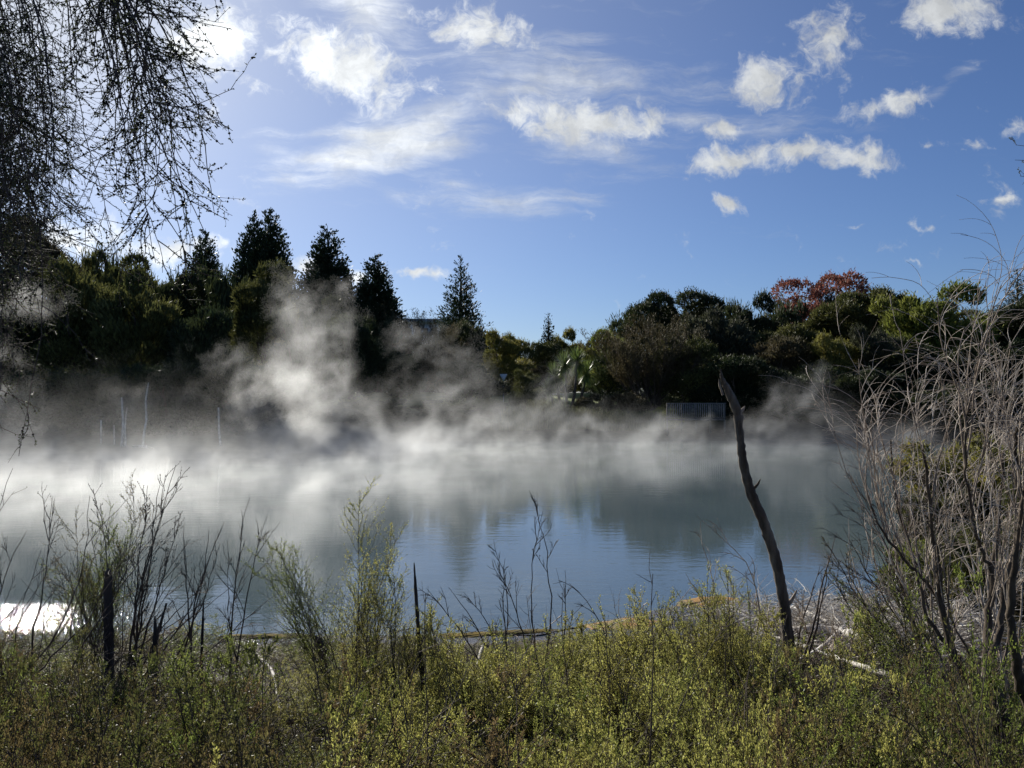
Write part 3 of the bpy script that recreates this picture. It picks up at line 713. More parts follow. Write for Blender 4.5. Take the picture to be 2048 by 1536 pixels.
for pts, lab in ((((285, 895, 4), (288, 865, 4), (293, 840, 4), (291, 800, 3), (297, 765, 2)), 'pale bent dead trunk with a log lying at its foot, tallest in the steam'),
                 (((243, 893, 5), (245, 870, 4), (246, 840, 4), (243, 795, 3)), 'pale dead trunk left of the tallest bent one in the steam'),
                 (((251, 893, 4), (250, 850, 3), (254, 815, 2)), 'thin dead stem touching the pale trunk left of the tallest one'),
                 (((441, 892, 4), (438, 860, 4), (437, 815, 3)), 'lone curved dead trunk in the steam left of the big plume'),
                 (((202, 888, 3), (202, 840, 2)), 'short faint dead stem, leftmost in the steam'),
                 (((229, 890, 3), (228, 850, 2)), 'short faint dead stem between the leftmost and the pale trunk')):
    pole('dead_tree', pts, 51, .02, M['white'], lab, 'dead trunk', g_)
pole('fallen_log', ((265, 892, 4), (290, 893, 5), (308, 897, 3)), 50, .1, M['white'], 'thin pale log floating at the foot of the tallest dead trunk', 'log')

# ------------------------------------------------------------------ leaning dead pole (foreground)
reseed(33)
dp = pole('dead_pole', ((1592, 1440, 27), (1585, 1370, 26), (1578, 1290, 24), (1569, 1210, 23), (1555, 1130, 21), (1530, 1050, 20), (1501, 985, 19), (1486, 930, 17), (1479, 870, 16),
     (1475, 825, 18), (1460, 790, 16), (1449, 768, 12), (1443, 755, 7), (1441, 738, 2)), 9.0, -.03, mat('pole_bark', (.05, .038, .03), .85, (.2, .17, .135), 6, 1.0, 26, stretch=(1, 1, .18)),
     'tall leaning dead pole with a broken tip rising from the near bank over the lake', 'dead tree', k=14, n=110, bump=.07)
pole('splinter', ((1446, 790, 6), (1439, 770, 5), (1438, 758, 1.5)), 8.6, 0, M['palebark'], None, None, par=dp, k=6)
pole('branch_stub', ((1543, 1100, 9), (1530, 1078, 6), (1524, 1070, 2)), 8.86, 0, M['bark'], None, None, par=dp, k=6)
pole('branch_stub', ((1500, 985, 8), (1516, 968, 5), (1521, 958, 2)), 8.8, 0, M['bark'], None, None, par=dp, k=6)
pole('branch_stub', ((1568, 1220, 10), (1586, 1196, 7), (1594, 1180, 2)), 8.92, 0, M['palebark'], None, None, par=dp, k=6)
pole('branch_stub', ((1478, 830, 10), (1486, 818, 7), (1490, 812, 2)), 8.72, 0, M['palebark'], None, None, par=dp, k=6)

# ------------------------------------------------------------------ foreground plants
def scrub(seed, H=1., Wd=.8, stems=9, nside=9, nleaf=30, leaf=.016, feather=0., wig=.08, lean=(0, 0, 0), thick=.006, two=True, ang=.62, up=.1):
    """leafy scrub: stems with ascending side twigs, tiny leaves all along. returns wood MB, leaf MB"""
    reseed(seed); wd = MB(); lf = MB()
    a = rng.uniform(0, 2 * math.pi, stems); s = rng.uniform(.05, .6, stems) * Wd / H
    P0 = rng.normal(size=(stems, 3)) * (Wd * .08, Wd * .08, 0)
    D0 = np.stack([np.cos(a) * s, np.sin(a) * s, np.ones(stems)], 1)
    L = H * rng.uniform(.55, 1.05, stems)
    p, d = grow(P0, D0, L, 9, wig, lean); wd.tubes(p, np.linspace(thick, thick * .25, 9)[None] * np.ones((stems, 1)), 4)
    s0, s1, tt = sprout(p, d, nside, .18, .98, ang)
    LL = H * .34 * (1.15 - tt * .8) * rng.uniform(.6, 1.25, len(tt))
    q, e = grow(s0, s1, LL, 6, .1, (0, 0, up)); wd.tubes(q, np.linspace(thick * .4, thick * .15, 6)[None] * np.ones((len(q), 1)), 3)
    if two:
        r0, r1, t2 = sprout(q, e, 5, .2, 1, .6); r_, f_ = grow(r0, r1, np.repeat(LL, 5) * .38 * rng.uniform(.5, 1.2, len(r0)), 4, .1, (0, 0, .1))
        wd.tubes(r_, np.linspace(thick * .25, thick * .12, 4)[None] * np.ones((len(r_), 1)), 3)
        l0, l1, _ = sprout(r_, f_, max(1, nleaf // 5), .05, 1, .9); lf.leaves(l0, l1, leaf * rng.uniform(.5, 1.3, len(l0)), leaf * .34)
    l0, l1, _ = sprout(q, e, nleaf // 2, .1, 1, .9); lf.leaves(l0, l1, leaf * rng.uniform(.6, 1.3, len(l0)), leaf * .34)
    l0, l1, _ = sprout(p, d, nleaf, .4, 1, .9); lf.leaves(l0, l1, leaf * rng.uniform(.6, 1.3, len(l0)), leaf * .34)
    return wd.arrays(), lf.arrays()
def ztop(px, D):                    # height of the foliage edge along depth D at photo column px
    e = np.interp(px, [0, 300, 420, 560, 700, 850, 1000, 1200, 1350, 1500, 1700, 2048], [1300, 1320, 1350, 1370, 1335, 1320, 1330, 1280, 1275, 1270, 1330, 1330])
    e = e - 22 + (11.3 - min(D, 11.3)) * 4
    return at(px, e, D)[2]
VARS = [scrub(100 + k, 1., [1.5, 1.9, 1.2, 2.2, 1.6][k], stems=11, nside=10, nleaf=40, leaf=.0195, wig=[.14, .2, .12, .22, .16][k], ang=.95, up=.02) for k in range(5)]
reseed(200)
wd = {'fleaf': MB(), 'fyel': MB(), 'fdark': MB()}; wood = MB(); N_SCRUB = 0
for D in np.arange(3.4, 12.0, .36):
    x0 = at(-120, 768, D)[0]; x1 = at(2170, 768, D)[0]
    for x in np.arange(x0, x1, .46):
        xx = x + rng.normal() * .15; dd = D + rng.normal() * .12
        if lake_sd(xx, dd) < .25: continue
        px = 1024 + xx / dd * FPX; gz = float(ground(xx, dd)); h_ = ztop(px, dd) - gz
        # bare, twig strewn pockets
        hole = math.sin(xx * 1.9 + 2) * math.sin(dd * 1.3 + xx * .7)
        mound = math.sin(xx * 1.1 + .7 * math.sin(dd * .9)) * math.cos(dd * 1.2 + xx * .4)
        h_ *= rng.uniform(.6, 1.22) * (1 + .22 * mound) * (.9 if dd < 7 else 1.05) * (.72 if hole < -.45 else 1)
        if px > 1620 and dd > 7: h_ *= .6
        if px > 1540 and dd > 9.6 and rng.random() < .75: continue
        if h_ < .2: h_ = .2 + .14 * rng.random() - (.08 if 420 < px < 600 and dd > 10.5 else 0) + (.2 if px < 420 or 600 < px < 900 else 0)
        if rng.random() < .1 and px > 560: h_ *= 1.5
        v = VARS[rng.integers(5)]; rz = rng.uniform(0, 6.28); s = rng.uniform(.48, 1.05)
        if hole < -.8 and dd > 5: continue
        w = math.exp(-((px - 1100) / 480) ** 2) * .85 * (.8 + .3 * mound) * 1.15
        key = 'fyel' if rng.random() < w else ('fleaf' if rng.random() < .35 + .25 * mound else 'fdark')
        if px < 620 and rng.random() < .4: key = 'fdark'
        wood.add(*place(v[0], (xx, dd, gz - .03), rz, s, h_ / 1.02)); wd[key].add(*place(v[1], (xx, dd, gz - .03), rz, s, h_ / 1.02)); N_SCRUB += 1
# long bare stems standing out of the scrub at all angles
n = 420; dd = rng.uniform(4, 11.4, n); px = rng.uniform(-60, 2100, n); xx = (px - 1024) / FPX * dd; kk = lake_sd(xx, dd) > .3; dd, px, xx = dd[kk], px[kk], xx[kk]
gz = ground(xx, dd); hh = np.array([ztop(a, b) for a, b in zip(px, dd)]) - gz
p, d = grow(np.stack([xx, dd, gz], 1), np.stack([rng.normal(size=len(xx)) * .5, rng.normal(size=len(xx)) * .4, np.ones(len(xx))], 1), np.maximum(hh, .3) * rng.uniform(.9, 1.35, len(xx)), 10, .09)
wood.tubes(p, np.linspace(.006, .0018, 10)[None] * np.ones((len(p), 1)), 4); q0, q1, _ = sprout(p, d, 6, .4, 1, .7); q, e = grow(q0, q1, rng.uniform(.08, .3, len(q0)), 5, .12); wood.tubes(q, np.linspace(.0022, .001, 5)[None] * np.ones((len(q), 1)), 3)
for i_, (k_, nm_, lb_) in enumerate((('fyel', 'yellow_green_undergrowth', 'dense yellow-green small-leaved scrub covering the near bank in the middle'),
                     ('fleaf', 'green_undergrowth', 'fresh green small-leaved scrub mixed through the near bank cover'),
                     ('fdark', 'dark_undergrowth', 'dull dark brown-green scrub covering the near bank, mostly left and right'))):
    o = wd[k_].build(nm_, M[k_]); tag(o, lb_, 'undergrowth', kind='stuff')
o = wood.build('undergrowth_stems', M['twig']); tag(o, 'thin dark stems tangled through the leafy scrub of the near bank', 'stems', kind='stuff')
# dead twig litter
n = 9000; x = rng.uniform(-9, 13, n); y = rng.uniform(3.6, 18, n); k = (lake_sd(x, y) > -.3) & (np.abs(x) < y * .78 + .5)
k &= (x < 9); x, y = x[k], y[k]; x = np.where(rng.random(len(x)) < .35, np.abs(x) * .4 + 2.0 + (y - 6) * .12, x)
z = ground(x, y) + rng.uniform(0, .3, len(x)); a = rng.uniform(0, 6.28, len(x))
p, d = grow(np.stack([x, y, z], 1), np.stack([np.cos(a), np.sin(a) * .8, rng.normal(size=len(x)) * .25], 1), rng.uniform(.2, .9, len(x)), 6, .16, (0, 0, -.01))
o = MB().tubes(p, (rng.uniform(.002, .007, len(x))[:, None]) * np.linspace(1, .3, 6)[None], 4).build('twig_litter', M['litter'])
tag(o, 'tangle of dead pale twigs lying between the scrub on the near bank', 'dead twigs', kind='stuff')

def shrub_thing(seed, px, pyb, pyt, w, D, leafm, label, leanx=0., stems=7, nside=12, nleaf=30, leaf=.02, name='shrub', cat='shrub', woodm='twig', thick=.008):
    b0 = at(px, pyb, D); b0[2] = float(ground(b0[0], D)); H = at(px, pyt, D)[2] - b0[2]; Wd = w / FPX * D
    a_, l_ = scrub(seed, H, Wd, stems, nside + 5, nleaf + 18, leaf, lean=(leanx, 0, .02), thick=thick, wig=.06)
    r = empty(name, tuple(b0), label, cat, 'leafy shrubs on the near bank')
    MB().add(*a_).build('stems', M[woodm], r); MB().add(*l_).build('foliage', M[leafm], r)
for row in (
 (301, 180, 1330, 1035, 200, 9.6, 'fleaf', 'feathery green shrub left of the dark upright stump at the near shore', .01, 9, 16, 34),
 (302, 215, 1330, 1000, 110, 9.2, 'fdark', 'slender dull shrub with sparse tops right behind the dark upright stump', .0, 5, 14, 22),
 (303, 660, 1340, 1070, 170, 8.8, 'fleaf', 'feathery green shrub leaning left over the water left of the broken dark post', -.1, 7, 15, 30),
 (304, 735, 1350, 1005, 190, 8.4, 'fyel', 'tallest feathery shrub in front of the conifer reflections left of the broken dark post', .0, 8, 16, 34),
 (305, 800, 1350, 1130, 150, 8.0, 'fyel', 'light green shrub right around the broken dark post', .03, 6, 12, 22),
 (306, 1240, 1350, 1190, 200, 8.2, 'fyel', 'yellow-green shrub in front of the orange algae mat', .0, 8, 12, 24),
 (307, 1380, 1350, 1140, 150, 8.0, 'fyel', 'wispy yellow-green shrub in front of the small ochre algae mat', .0, 5, 10, 20),
 (308, 1475, 1340, 1130, 120, 7.8, 'fyel', 'thin yellow-green shrub just left of the leaning dead pole', .01, 5, 12, 20),
 (309, 1800, 1330, 1150, 200, 8.4, 'fleaf', 'green shrub at the water edge among the bare pale twigs', -.02, 8, 13, 28),
 (310, 1730, 1300, 1180, 110, 9.4, 'fyel', 'small yellowish shrub beside the bleached fallen branch', .0, 5, 10, 22),
 (311, 480, 1400, 1270, 160, 7.4, 'fleaf', 'green shrub right of the thin pointed snags on the left', .0, 7, 12, 26),
 (312, 1700, 1500, 1230, 200, 5.6, 'fleaf', 'spindly green shrub in front of the right-hand fallen branches', .02, 6, 9, 20),
 (313, 950, 1400, 1250, 150, 7.0, 'fyel', 'low yellow-green shrub below the bare twigs at the picture centre', .0, 7, 12, 26),
 (316, 1120, 1340, 1215, 190, 8.6, 'fyel', 'rounded yellow-green shrub right of the tall slim bare sapling', .0, 8, 13, 30),
 (317, 1310, 1330, 1205, 170, 8.8, 'fyel', 'yellow-green shrub between the two larger algae mats', .0, 8, 13, 28),
 (318, 1430, 1350, 1200, 170, 8.2, 'fyel', 'yellow-green shrub in front of the mud tip left of the dead pole', .0, 8, 13, 30),
 (319, 1540, 1400, 1235, 200, 7.4, 'fyel', 'yellow-green shrub hiding the foot of the leaning dead pole', .0, 8, 13, 30),
 (320, 880, 1370, 1215, 170, 8.0, 'fyel', 'yellow-green shrub right of the broken dark post', .0, 7, 13, 28),
 (321, 1040, 1420, 1240, 220, 6.8, 'fyel', 'bushy yellow-green shrub in front of the two slim bare saplings at centre', .0, 9, 13, 30),
 (322, 1260, 1440, 1245, 230, 6.4, 'fyel', 'large yellow-green shrub in the foreground below the orange algae mat', .0, 9, 13, 30),
 (314, 400, 1480, 1285, 170, 5.6, 'fleaf', 'bright green shrub in the lower left foreground with a thin dark stem', .0, 7, 12, 24),
 (315, 200, 1500, 1330, 200, 5.0, 'fdark', 'dull green shrub in the lower left foreground under the dark stump', .0, 7, 12, 24),
): shrub_thing(*row)

def bare(seed, label, stems, D, dirs_spread=.15, side=7, side2=5, m='twig', caps=0, bend=(0, 0, 0), sub=.35, wig=.05, thick=3., name='bare_sapling', cat='bare sapling', grp='bare saplings on the near bank', rise=.02, leafm=None, arch=0.):
    """stems: list of (px base, py base, px tip, py tip) guide lines ~D m away"""
    reseed(seed); wd_ = MB(); cp = MB(); lf_ = MB()
    b0 = at(stems[0][0], stems[0][1], D); b0[2] = float(ground(b0[0], D)) - .03; tot = []
    for (xa, ya, xb, yb) in stems:
        A = at(xa, ya, D + rng.normal() * .1); A[2] = min(A[2], float(ground(A[0], D)) + .2); B_ = at(xb, yb, D + rng.normal() * .35)
        L_ = np.linalg.norm(B_ - A); t_ = np.linspace(0, 1, 14)[:, None]
        ax = unit(np.cross(B_ - A, (0, 1, 0)))
        pts = A + (B_ - A) * t_ + ax * np.sin(t_ * math.pi) * L_ * (arch + rng.normal() * .05) + np.cumsum(rng.normal(size=(14, 3)) * L_ * .006, 0)
        tot.append(pts); wd_.tubes(pts - b0, np.linspace(thick, .8, 14) / FPX * D * .5, 6)
    P_ = np.stack(tot); Dd = unit(np.gradient(P_, axis=1)); Ls = np.linalg.norm(P_[:, -1] - P_[:, 0], axis=1)
    s0, s1, tt = sprout(P_, Dd, side, .2, .92, .5); LL = np.repeat(Ls, side) * sub * (1.2 - tt * .75) * rng.uniform(.5, 1.2, len(tt))
    q, e = grow(s0, s1, LL, 9, wig, np.array(bend) + (0, 0, rise)); wd_.tubes(q - b0, np.linspace(1.7, .7, 9)[None] / FPX * D * .5 * np.ones((len(q), 1)), 4)
    r0, r1, t2 = sprout(q, e, side2, .2, .95, .5); L3 = np.repeat(LL, side2) * .45 * rng.uniform(.4, 1.1, len(r0))
    r_, f_ = grow(r0, r1, L3, 6, wig * 1.3, np.array(bend) * 1.5 + (0, 0, rise)); wd_.tubes(r_ - b0, np.linspace(1.1, .6, 6)[None] / FPX * D * .5 * np.ones((len(r_), 1)), 3)
    root = empty(name, tuple(b0), label, cat, grp)
    wd_.build('branches', M[m], root)
    if caps:
        c0, c1, _ = sprout(r_, f_, caps, .3, 1, 1.); cp.leaves(c0 - b0, c1, .014, .011); cp.leaves(c0 - b0, c1, .014, .011); cp.build('seed_capsules', M['capsule'], root)
    if leafm:
        c0, c1, _ = sprout(r_, f_, 7, .1, 1, .8); lf_.leaves(c0 - b0, c1, .018, .006); lf_.build('foliage', M[leafm], root)
    return root
bare(401, 'dense dark many-stemmed bare sapling leaning right, tallest of those on the left', [(250, 1330, 355, 920), (245, 1330, 330, 960), (262, 1320, 350, 1000), (270, 1310, 300, 1000), (232, 1320, 215, 1010), (255, 1330, 370, 1040)], 9.0, side=9, side2=5, caps=5, bend=(.03, 0, 0), thick=5, sub=.3, rise=.04)
bare(402, 'bare sapling at the left whose long stem bends over to the right at its tip', [(20, 1310, 172, 1000), (60, 1320, 110, 1010), (10, 1320, 60, 1060), (40, 1310, 250, 1110)], 8.6, side=6, side2=4, bend=(.02, 0, -.01), thick=4, caps=2)
bare(403, 'dark forked bare sapling between the dense dark one and the slim upright one', [(330, 1330, 430, 1080), (340, 1330, 400, 1060), (390, 1330, 372, 1045), (385, 1330, 455, 1050), (280, 1320, 420, 1130)], 9.2, side=5, side2=3, thick=4.5, sub=.28)
bare(404, 'slim upright bare sapling left of the feathery green shrubs', [(455, 1330, 483, 985), (470, 1330, 525, 1030), (500, 1330, 460, 1080)], 9.0, side=8, side2=4, thick=4, sub=.25)
bare(405, 'forked bare sapling left of the centre of the near shore', [(1000, 1330, 985, 1075), (1020, 1330, 1010, 1120), (1060, 1330, 1000, 1110), (1010, 1330, 930, 1170)], 8.8, side=6, side2=4, thick=4, sub=.25)
bare(406, 'tall slim bare sapling with wavy tips at the centre of the near shore', [(1090, 1340, 1068, 990), (1088, 1340, 1088, 1020), (1100, 1330, 1130, 1140)], 8.8, side=6, side2=4, thick=4, sub=.2, caps=2)
bare(407, 'bare sapling with long stems arching down to the left in front of the conifer reflection', [(990, 1360, 850, 1185), (980, 1350, 910, 1170), (960, 1340, 830, 1260), (1170, 1330, 1130, 1160)], 8.2, side=5, side2=3, thick=4, arch=-.12, bend=(-.03, 0, -.04))
bare(408, 'silvery bare sapling with its tip arching left over the water left of the dead pole', [(1475, 1260, 1392, 1030), (1470, 1240, 1400, 1050), (1475, 1260, 1370, 1140)], 8.8, side=7, side2=4, m='palet', bend=(-.06, 0, -.05), thick=4, sub=.25, arch=-.06)
bare(409, 'dark bare branches rising steeply to the right behind the dead pole', [(1600, 1250, 1672, 1060), (1600, 1250, 1655, 1110), (1590, 1280, 1630, 1120)], 9.4, side=5, side2=3, thick=6, sub=.22)
bare(410, 'spreading dark twigs with seed capsules over the water left of the bare pale shrub', [(1900, 1250, 1640, 1060), (1880, 1230, 1680, 1130), (1900, 1240, 1720, 1030), (1860, 1260, 1650, 1140)], 8.6, side=9, side2=5, thick=5, sub=.25, caps=3, leafm='fdark')
bare(411, 'sparse bare twigs at the left picture edge above the glittering water', [(-40, 1330, 25, 930), (-30, 1320, 20, 1130), (-20, 1330, 100, 1090)], 7.6, side=5, side2=3, thick=3, caps=1)
bare(412, 'thin bare stems crossing low to the right between the stumps on the left', [(150, 1330, 440, 1180), (200, 1330, 470, 1150), (260, 1340, 400, 1170), (120, 1300, 300, 1100), (300, 1330, 560, 1190)], 8.8, side=4, side2=3, thick=4, sub=.2)
bare(413, 'pale twiggy tangle low on the bank right of the leaning dead pole', [(1600, 1330, 1500, 1200), (1640, 1330, 1600, 1190), (1700, 1330, 1740, 1190), (1720, 1340, 1660, 1230), (1800, 1340, 1700, 1200), (1620, 1330, 1800, 1240), (1560, 1350, 1680, 1260)], 9.6, side=12, side2=6, m='palet', thick=4, sub=.4, wig=.09)
bare(414, 'pale twiggy tangle on the bank under the left half of the bare pale shrub', [(1800, 1300, 1700, 1150), (1850, 1310, 1800, 1150), (1900, 1300, 1930, 1150), (1820, 1330, 1960, 1200)], 10.2, side=8, side2=5, m='palet', thick=4, sub=.4, wig=.09)
bare(415, 'pale twiggy tangle at the right edge behind the dark shrub trunks', [(2000, 1260, 1940, 1040), (2060, 1280, 2050, 1020), (2100, 1260, 1990, 1100), (1980, 1270, 2080, 1100)], 10.5, side=8, side2=5, m='litter', thick=4, sub=.4, wig=.09)

# stumps and snags
reseed(41)
sm_ = mat('charred_wood', (.03, .025, .022), .85, (.075, .06, .05), 6, .9, 30, stretch=(1, 1, .25))
gs = 'broken snags on the near bank'
pole('snag', ((217, 1340, 22), (217, 1250, 20), (215, 1180, 19), (216, 1145, 16), (218, 1137, 5)), 8.6, 0, sm_, 'thick dark upright stump at the shore on the left, widest of the snags', 'snag', gs, k=10)
pole('snag', ((309, 1380, 15), (309, 1320, 14), (310, 1270, 10), (310, 1232, 3)), 8.0, 0, sm_, 'dark pointed snag right of the thick dark stump', 'snag', gs)
pole('snag', ((300, 1330, 8), (318, 1260, 7), (333, 1207, 4)), 8.2, 0, sm_, 'thin snag slanting right behind the pointed one', 'snag', gs)
pole('snag', ((403, 1300, 6), (406, 1240, 5), (407, 1198, 2)), 8.4, 0, sm_, 'thin upright snag between the forked and the slim bare saplings', 'snag', gs)
pole('snag', ((850, 1380, 14), (842, 1320, 13), (836, 1250, 11), (831, 1170, 8), (828, 1125, 2)), 8.0, 0, sm_, 'broken dark post with a pointed tip standing among the shrubs left of centre', 'snag', gs)
pole('snag', ((655, 1340, 30), (652, 1320, 26), (641, 1290, 20), (630, 1272, 5)), 10.4, 0, sm_, 'short dark jagged stump under the feathery shrub that leans left', 'snag', gs, k=10)
pole('snag', ((1440, 1260, 9), (1460, 1240, 7), (1470, 1222, 2)), 8.4, 0, M['palebark'], 'small pale snag on the mud left of the leaning dead pole', 'snag', gs)
# fallen bleached branches and logs
gl = 'fallen bleached branches right of the dead pole'
for pts, D_, lab, mk in (
 (((1585, 1215, 6), (1620, 1228, 13), (1655, 1245, 11)), None, 'bleached branch stub lying right behind the leaning dead pole', 'white'),
 (((1570, 1262, 12), (1620, 1258, 15), (1670, 1262, 19), (1730, 1276, 24), (1780, 1296, 20)), None, 'thickest bleached log slanting down to the right of the dead pole', 'white'),
 (((1540, 1270, 4), (1600, 1290, 8), (1680, 1318, 11), (1760, 1345, 13), (1860, 1375, 15), (1990, 1410, 15)), None, 'longest bleached log slanting across the right foreground', 'white'),
 (((1700, 1245, 5), (1740, 1256, 9), (1790, 1280, 8)), None, 'thin bleached branch above the thickest log', 'white'),
 (((1800, 935, 5), (1850, 958, 10), (1930, 972, 8)), 25.0, 'bleached log at the water edge on the right shore', 'white'),
 (((1900, 1210, 5), (1930, 1230, 9), (1975, 1250, 7)), None, 'bleached branch lying under the bare pale shrub', 'white'),
 (((1160, 1336, 4), (1230, 1334, 6), (1290, 1332, 3)), None, 'short bleached stick on the scrub below the orange algae mat', 'palebark'),
 (((1275, 1325, 5), (1310, 1330, 9), (1350, 1345, 6)), None, 'curved bleached branch below the orange algae mat', 'white'),
 (((380, 1440, 8), (470, 1436, 12), (540, 1445, 13), (610, 1440, 9)), None, 'grey log half buried in the scrub of the lower left', 'palebark'),
 (((955, 1330, 5), (962, 1300, 7), (975, 1278, 4)), None, 'short bleached hooked stick near the shore centre', 'white'),
 (((505, 1300, 5), (545, 1340, 6), (560, 1420, 4)), None, 'crooked pale branch on the bank between the pointed snag and short stump', 'white'),
 (((1590, 1325, 5), (1650, 1290, 7), (1700, 1240, 5), (1735, 1205, 3)), None, 'pale branch crossing over the thickest log', 'white'),
): pole('fallen_branch', pts, D_, 0, M[mk], lab, 'fallen branch', gl, k=8, bump=.14, lift=.34 if 1560 < pts[0][0] < 1800 or pts[0][0] == 1540 else .12)

reseed(44)
n = 1200; x = rng.normal(5.0, 1.2, n); y = rng.normal(11.9, 1.1, n); k = (lake_sd(x, y) > -.7); x, y = x[k], y[k]; n = len(x)
z = np.maximum(ground(x, y), 0) + rng.uniform(0, .45, n); a = rng.uniform(-.5, .9, n) + np.where(rng.random(n) < .3, 1.8, 0)
p, d = grow(np.stack([x, y, z], 1), np.stack([np.cos(a), np.sin(a) * .6, rng.normal(size=n) * .3 - .05], 1), rng.uniform(.25, 1.1, n), 8, .14, (0, 0, -.02))
mb_ = MB().tubes(p, rng.uniform(.005, .013, n)[:, None] * np.linspace(1, .25, 8)[None], 4)
q0, q1, _ = sprout(p, d, 3, .2, .9, .6); q, e = grow(q0, q1, rng.uniform(.1, .35, len(q0)), 5, .15); mb_.tubes(q, np.linspace(.0028, .0012, 5)[None] * np.ones((len(q), 1)), 3)
tag(mb_.build('dead_brush', M['white']), 'heap of bleached dead twigs round the foot of the leaning dead pole', 'dead twigs', kind='stuff')

# ------------------------------------------------------------------ bare pale shrub on the right
def pale_shrub():
    reseed(51); wd_ = MB(); fine = MB()
    D = 5.6; b0 = at(2010, 1500, D); b0[2] = float(ground(b0[0], D)) - .05
    root = empty('bare_shrub', tuple(b0), 'large bare shrub with dark trunks and a haze of pale curved twigs at the right', 'bare shrub')
    trunks = [[(2075, 1540, 44), (2010, 1440, 34), (1975, 1340, 26), (1975, 1260, 20), (1985, 1150, 15), (2000, 1020, 9), (2010, 900, 6)],
              [(2010, 1500, 36), (1950, 1380, 26), (1900, 1300, 20), (1880, 1200, 16), (1878, 1130, 13), (1860, 1040, 9), (1850, 900, 6)],
              [(2080, 1480, 30), (2045, 1380, 24), (2025, 1280, 18), (2020, 1160, 14), (2040, 1040, 11), (2065, 900, 8)],
              [(1975, 1340, 18), (2000, 1270, 15), (2015, 1150, 12), (2048, 1070, 10), (2090, 1000, 8)],
              [(1900, 1300, 12), (1850, 1230, 10), (1830, 1120, 8), (1790, 1000, 6), (1780, 880, 4)],
              [(1985, 1150, 9), (1950, 1060, 8), (1930, 950, 6), (1935, 820, 4)],
              [(2090, 1400, 20), (2080, 1250, 16), (2060, 1100, 12), (2030, 900, 8), (2035, 840, 5)],
              [(1880, 1200, 10), (1820, 1130, 8), (1760, 1060, 6), (1730, 980, 4)]]
    tp = []; k = 0
    for tr in trunks:
        P_ = np.array([at(a, b, D + .25 * math.sin(k * 2.1) + .12 * i * math.cos(k * 1.7)) for i, (a, b, c) in enumerate(tr)]); R_ = np.array([c for _, _, c in tr]) / FPX * D * .41
        t_ = np.linspace(0, len(tr) - 1, 26); Q = np.stack([np.interp(t_, range(len(tr)), P_[:, j]) for j in range(3)], 1)
        Q[1:-1] = (Q[:-2] + 2 * Q[1:-1] + Q[2:]) / 4; Q += rng.normal(size=Q.shape) * .006
        o_ = MB().tubes(Q - b0, np.interp(t_, range(len(tr)), R_) * (1 + rng.normal(size=26) * .04), 9).build('trunk', M['bark'], root, smooth=True)
        tp.append(Q); k += 1
    P_ = np.stack(tp); Dd = unit(np.gradient(P_, axis=1))
    # main ascending branches
    s0, s1, tt = sprout(P_, Dd, 9, .3, 1, .45)
    s1 = unit(s1 + (-.1, .1, .9)); L1 = rng.uniform(.6, 1.4, len(s0))
    q, e = grow(s0, s1, L1, 12, .06, (.03, 0, .02)); wd_.tubes(q - b0, np.linspace(.006, .0022, 12)[None] * rng.uniform(.6, 1.3, (len(q), 1)), 5)
    r0, r1, t2 = sprout(q, e, 6, .15, 1, .5); r1 = unit(r1 + (0, 0, .45)); L2 = rng.uniform(.25, .75, len(r0))
    sgn = np.where(rng.random(len(r0)) < .72, 1, -1)[:, None]
    bend = np.concatenate([sgn * .085, rng.normal(size=(len(r0), 1)) * .04, np.full((len(r0), 1), -.085)], 1)
    r_, f_ = grow(r0, r1, L2, 11, .05, bend); fine.tubes(r_ - b0, np.linspace(.0027, .0014, 11)[None] * np.ones((len(r_), 1)), 4)
    w0, w1, t3 = sprout(r_, f_, 2, .2, .95, .55); sg2 = np.repeat(sgn, 2, 0)
    bend = np.concatenate([sg2 * .1, np.zeros((len(w0), 1)), np.full((len(w0), 1), -.1)], 1)
    w_, _ = grow(w0, w1, rng.uniform(.08, .32, len(w0)), 7, .06, bend); fine.tubes(w_ - b0, np.linspace(.0017, .001, 7)[None] * np.ones((len(w_), 1)), 3)
    wd_.build('branches', M['palebark'], root); fine.build('twigs', M['palet'], root)
pale_shrub()
bare(420, 'pale bare shrub on the right shore with twigs fanning left over the steam', [(1900, 1150, 1690, 940), (1880, 1150, 1740, 850), (1860, 1150, 1690, 1020), (1880, 1150, 1790, 800), (1900, 1150, 1740, 900), (1900, 1150, 1840, 780), (1910, 1150, 1880, 740)], 8.5, side=8, side2=4, m='palet', thick=5, sub=.3, bend=(.05, 0, -.03), name='bare_shrub', cat='bare shrub', arch=.08, grp=None)
bare(416, 'dark fine-stemmed bare shrub at the left side of the big bare shrub', [(1870, 1300, 1720, 960), (1860, 1300, 1760, 1000), (1880, 1300, 1690, 1060), (1890, 1300, 1800, 900), (1850, 1320, 1720, 1150), (1900, 1300, 1830, 950)], 9.0, side=10, side2=6, m='twig', thick=6, sub=.32, bend=(-.02, 0, -.02), name='bare_shrub', cat='bare shrub', grp=None)
bare(417, 'reddish brown bare shrub behind the big dark trunks at the right', [(1960, 1300, 1880, 900), (1980, 1300, 1960, 860), (2000, 1300, 2040, 900), (1970, 1300, 1920, 1000), (2020, 1300, 2080, 980)], 8.6, side=10, side2=6, m='litter', thick=6, sub=.32, bend=(.03, 0, -.02), name='bare_shrub', cat='bare shrub', grp=None)
bare(421, 'tall bare twigs rising at the right picture edge above the dark tree', [(2000, 1100, 1995, 720), (2020, 1100, 2035, 680), (2040, 1100, 2075, 660), (1990, 1100, 1960, 720), (1980, 1100, 1900, 760), (2060, 1100, 2100, 700), (2030, 1100, 2060, 640)], 7.4, side=7, side2=4, m='palet', thick=4, sub=.26, bend=(.05, 0, -.03), name='bare_shrub', cat='bare shrub', arch=.03, grp=None)

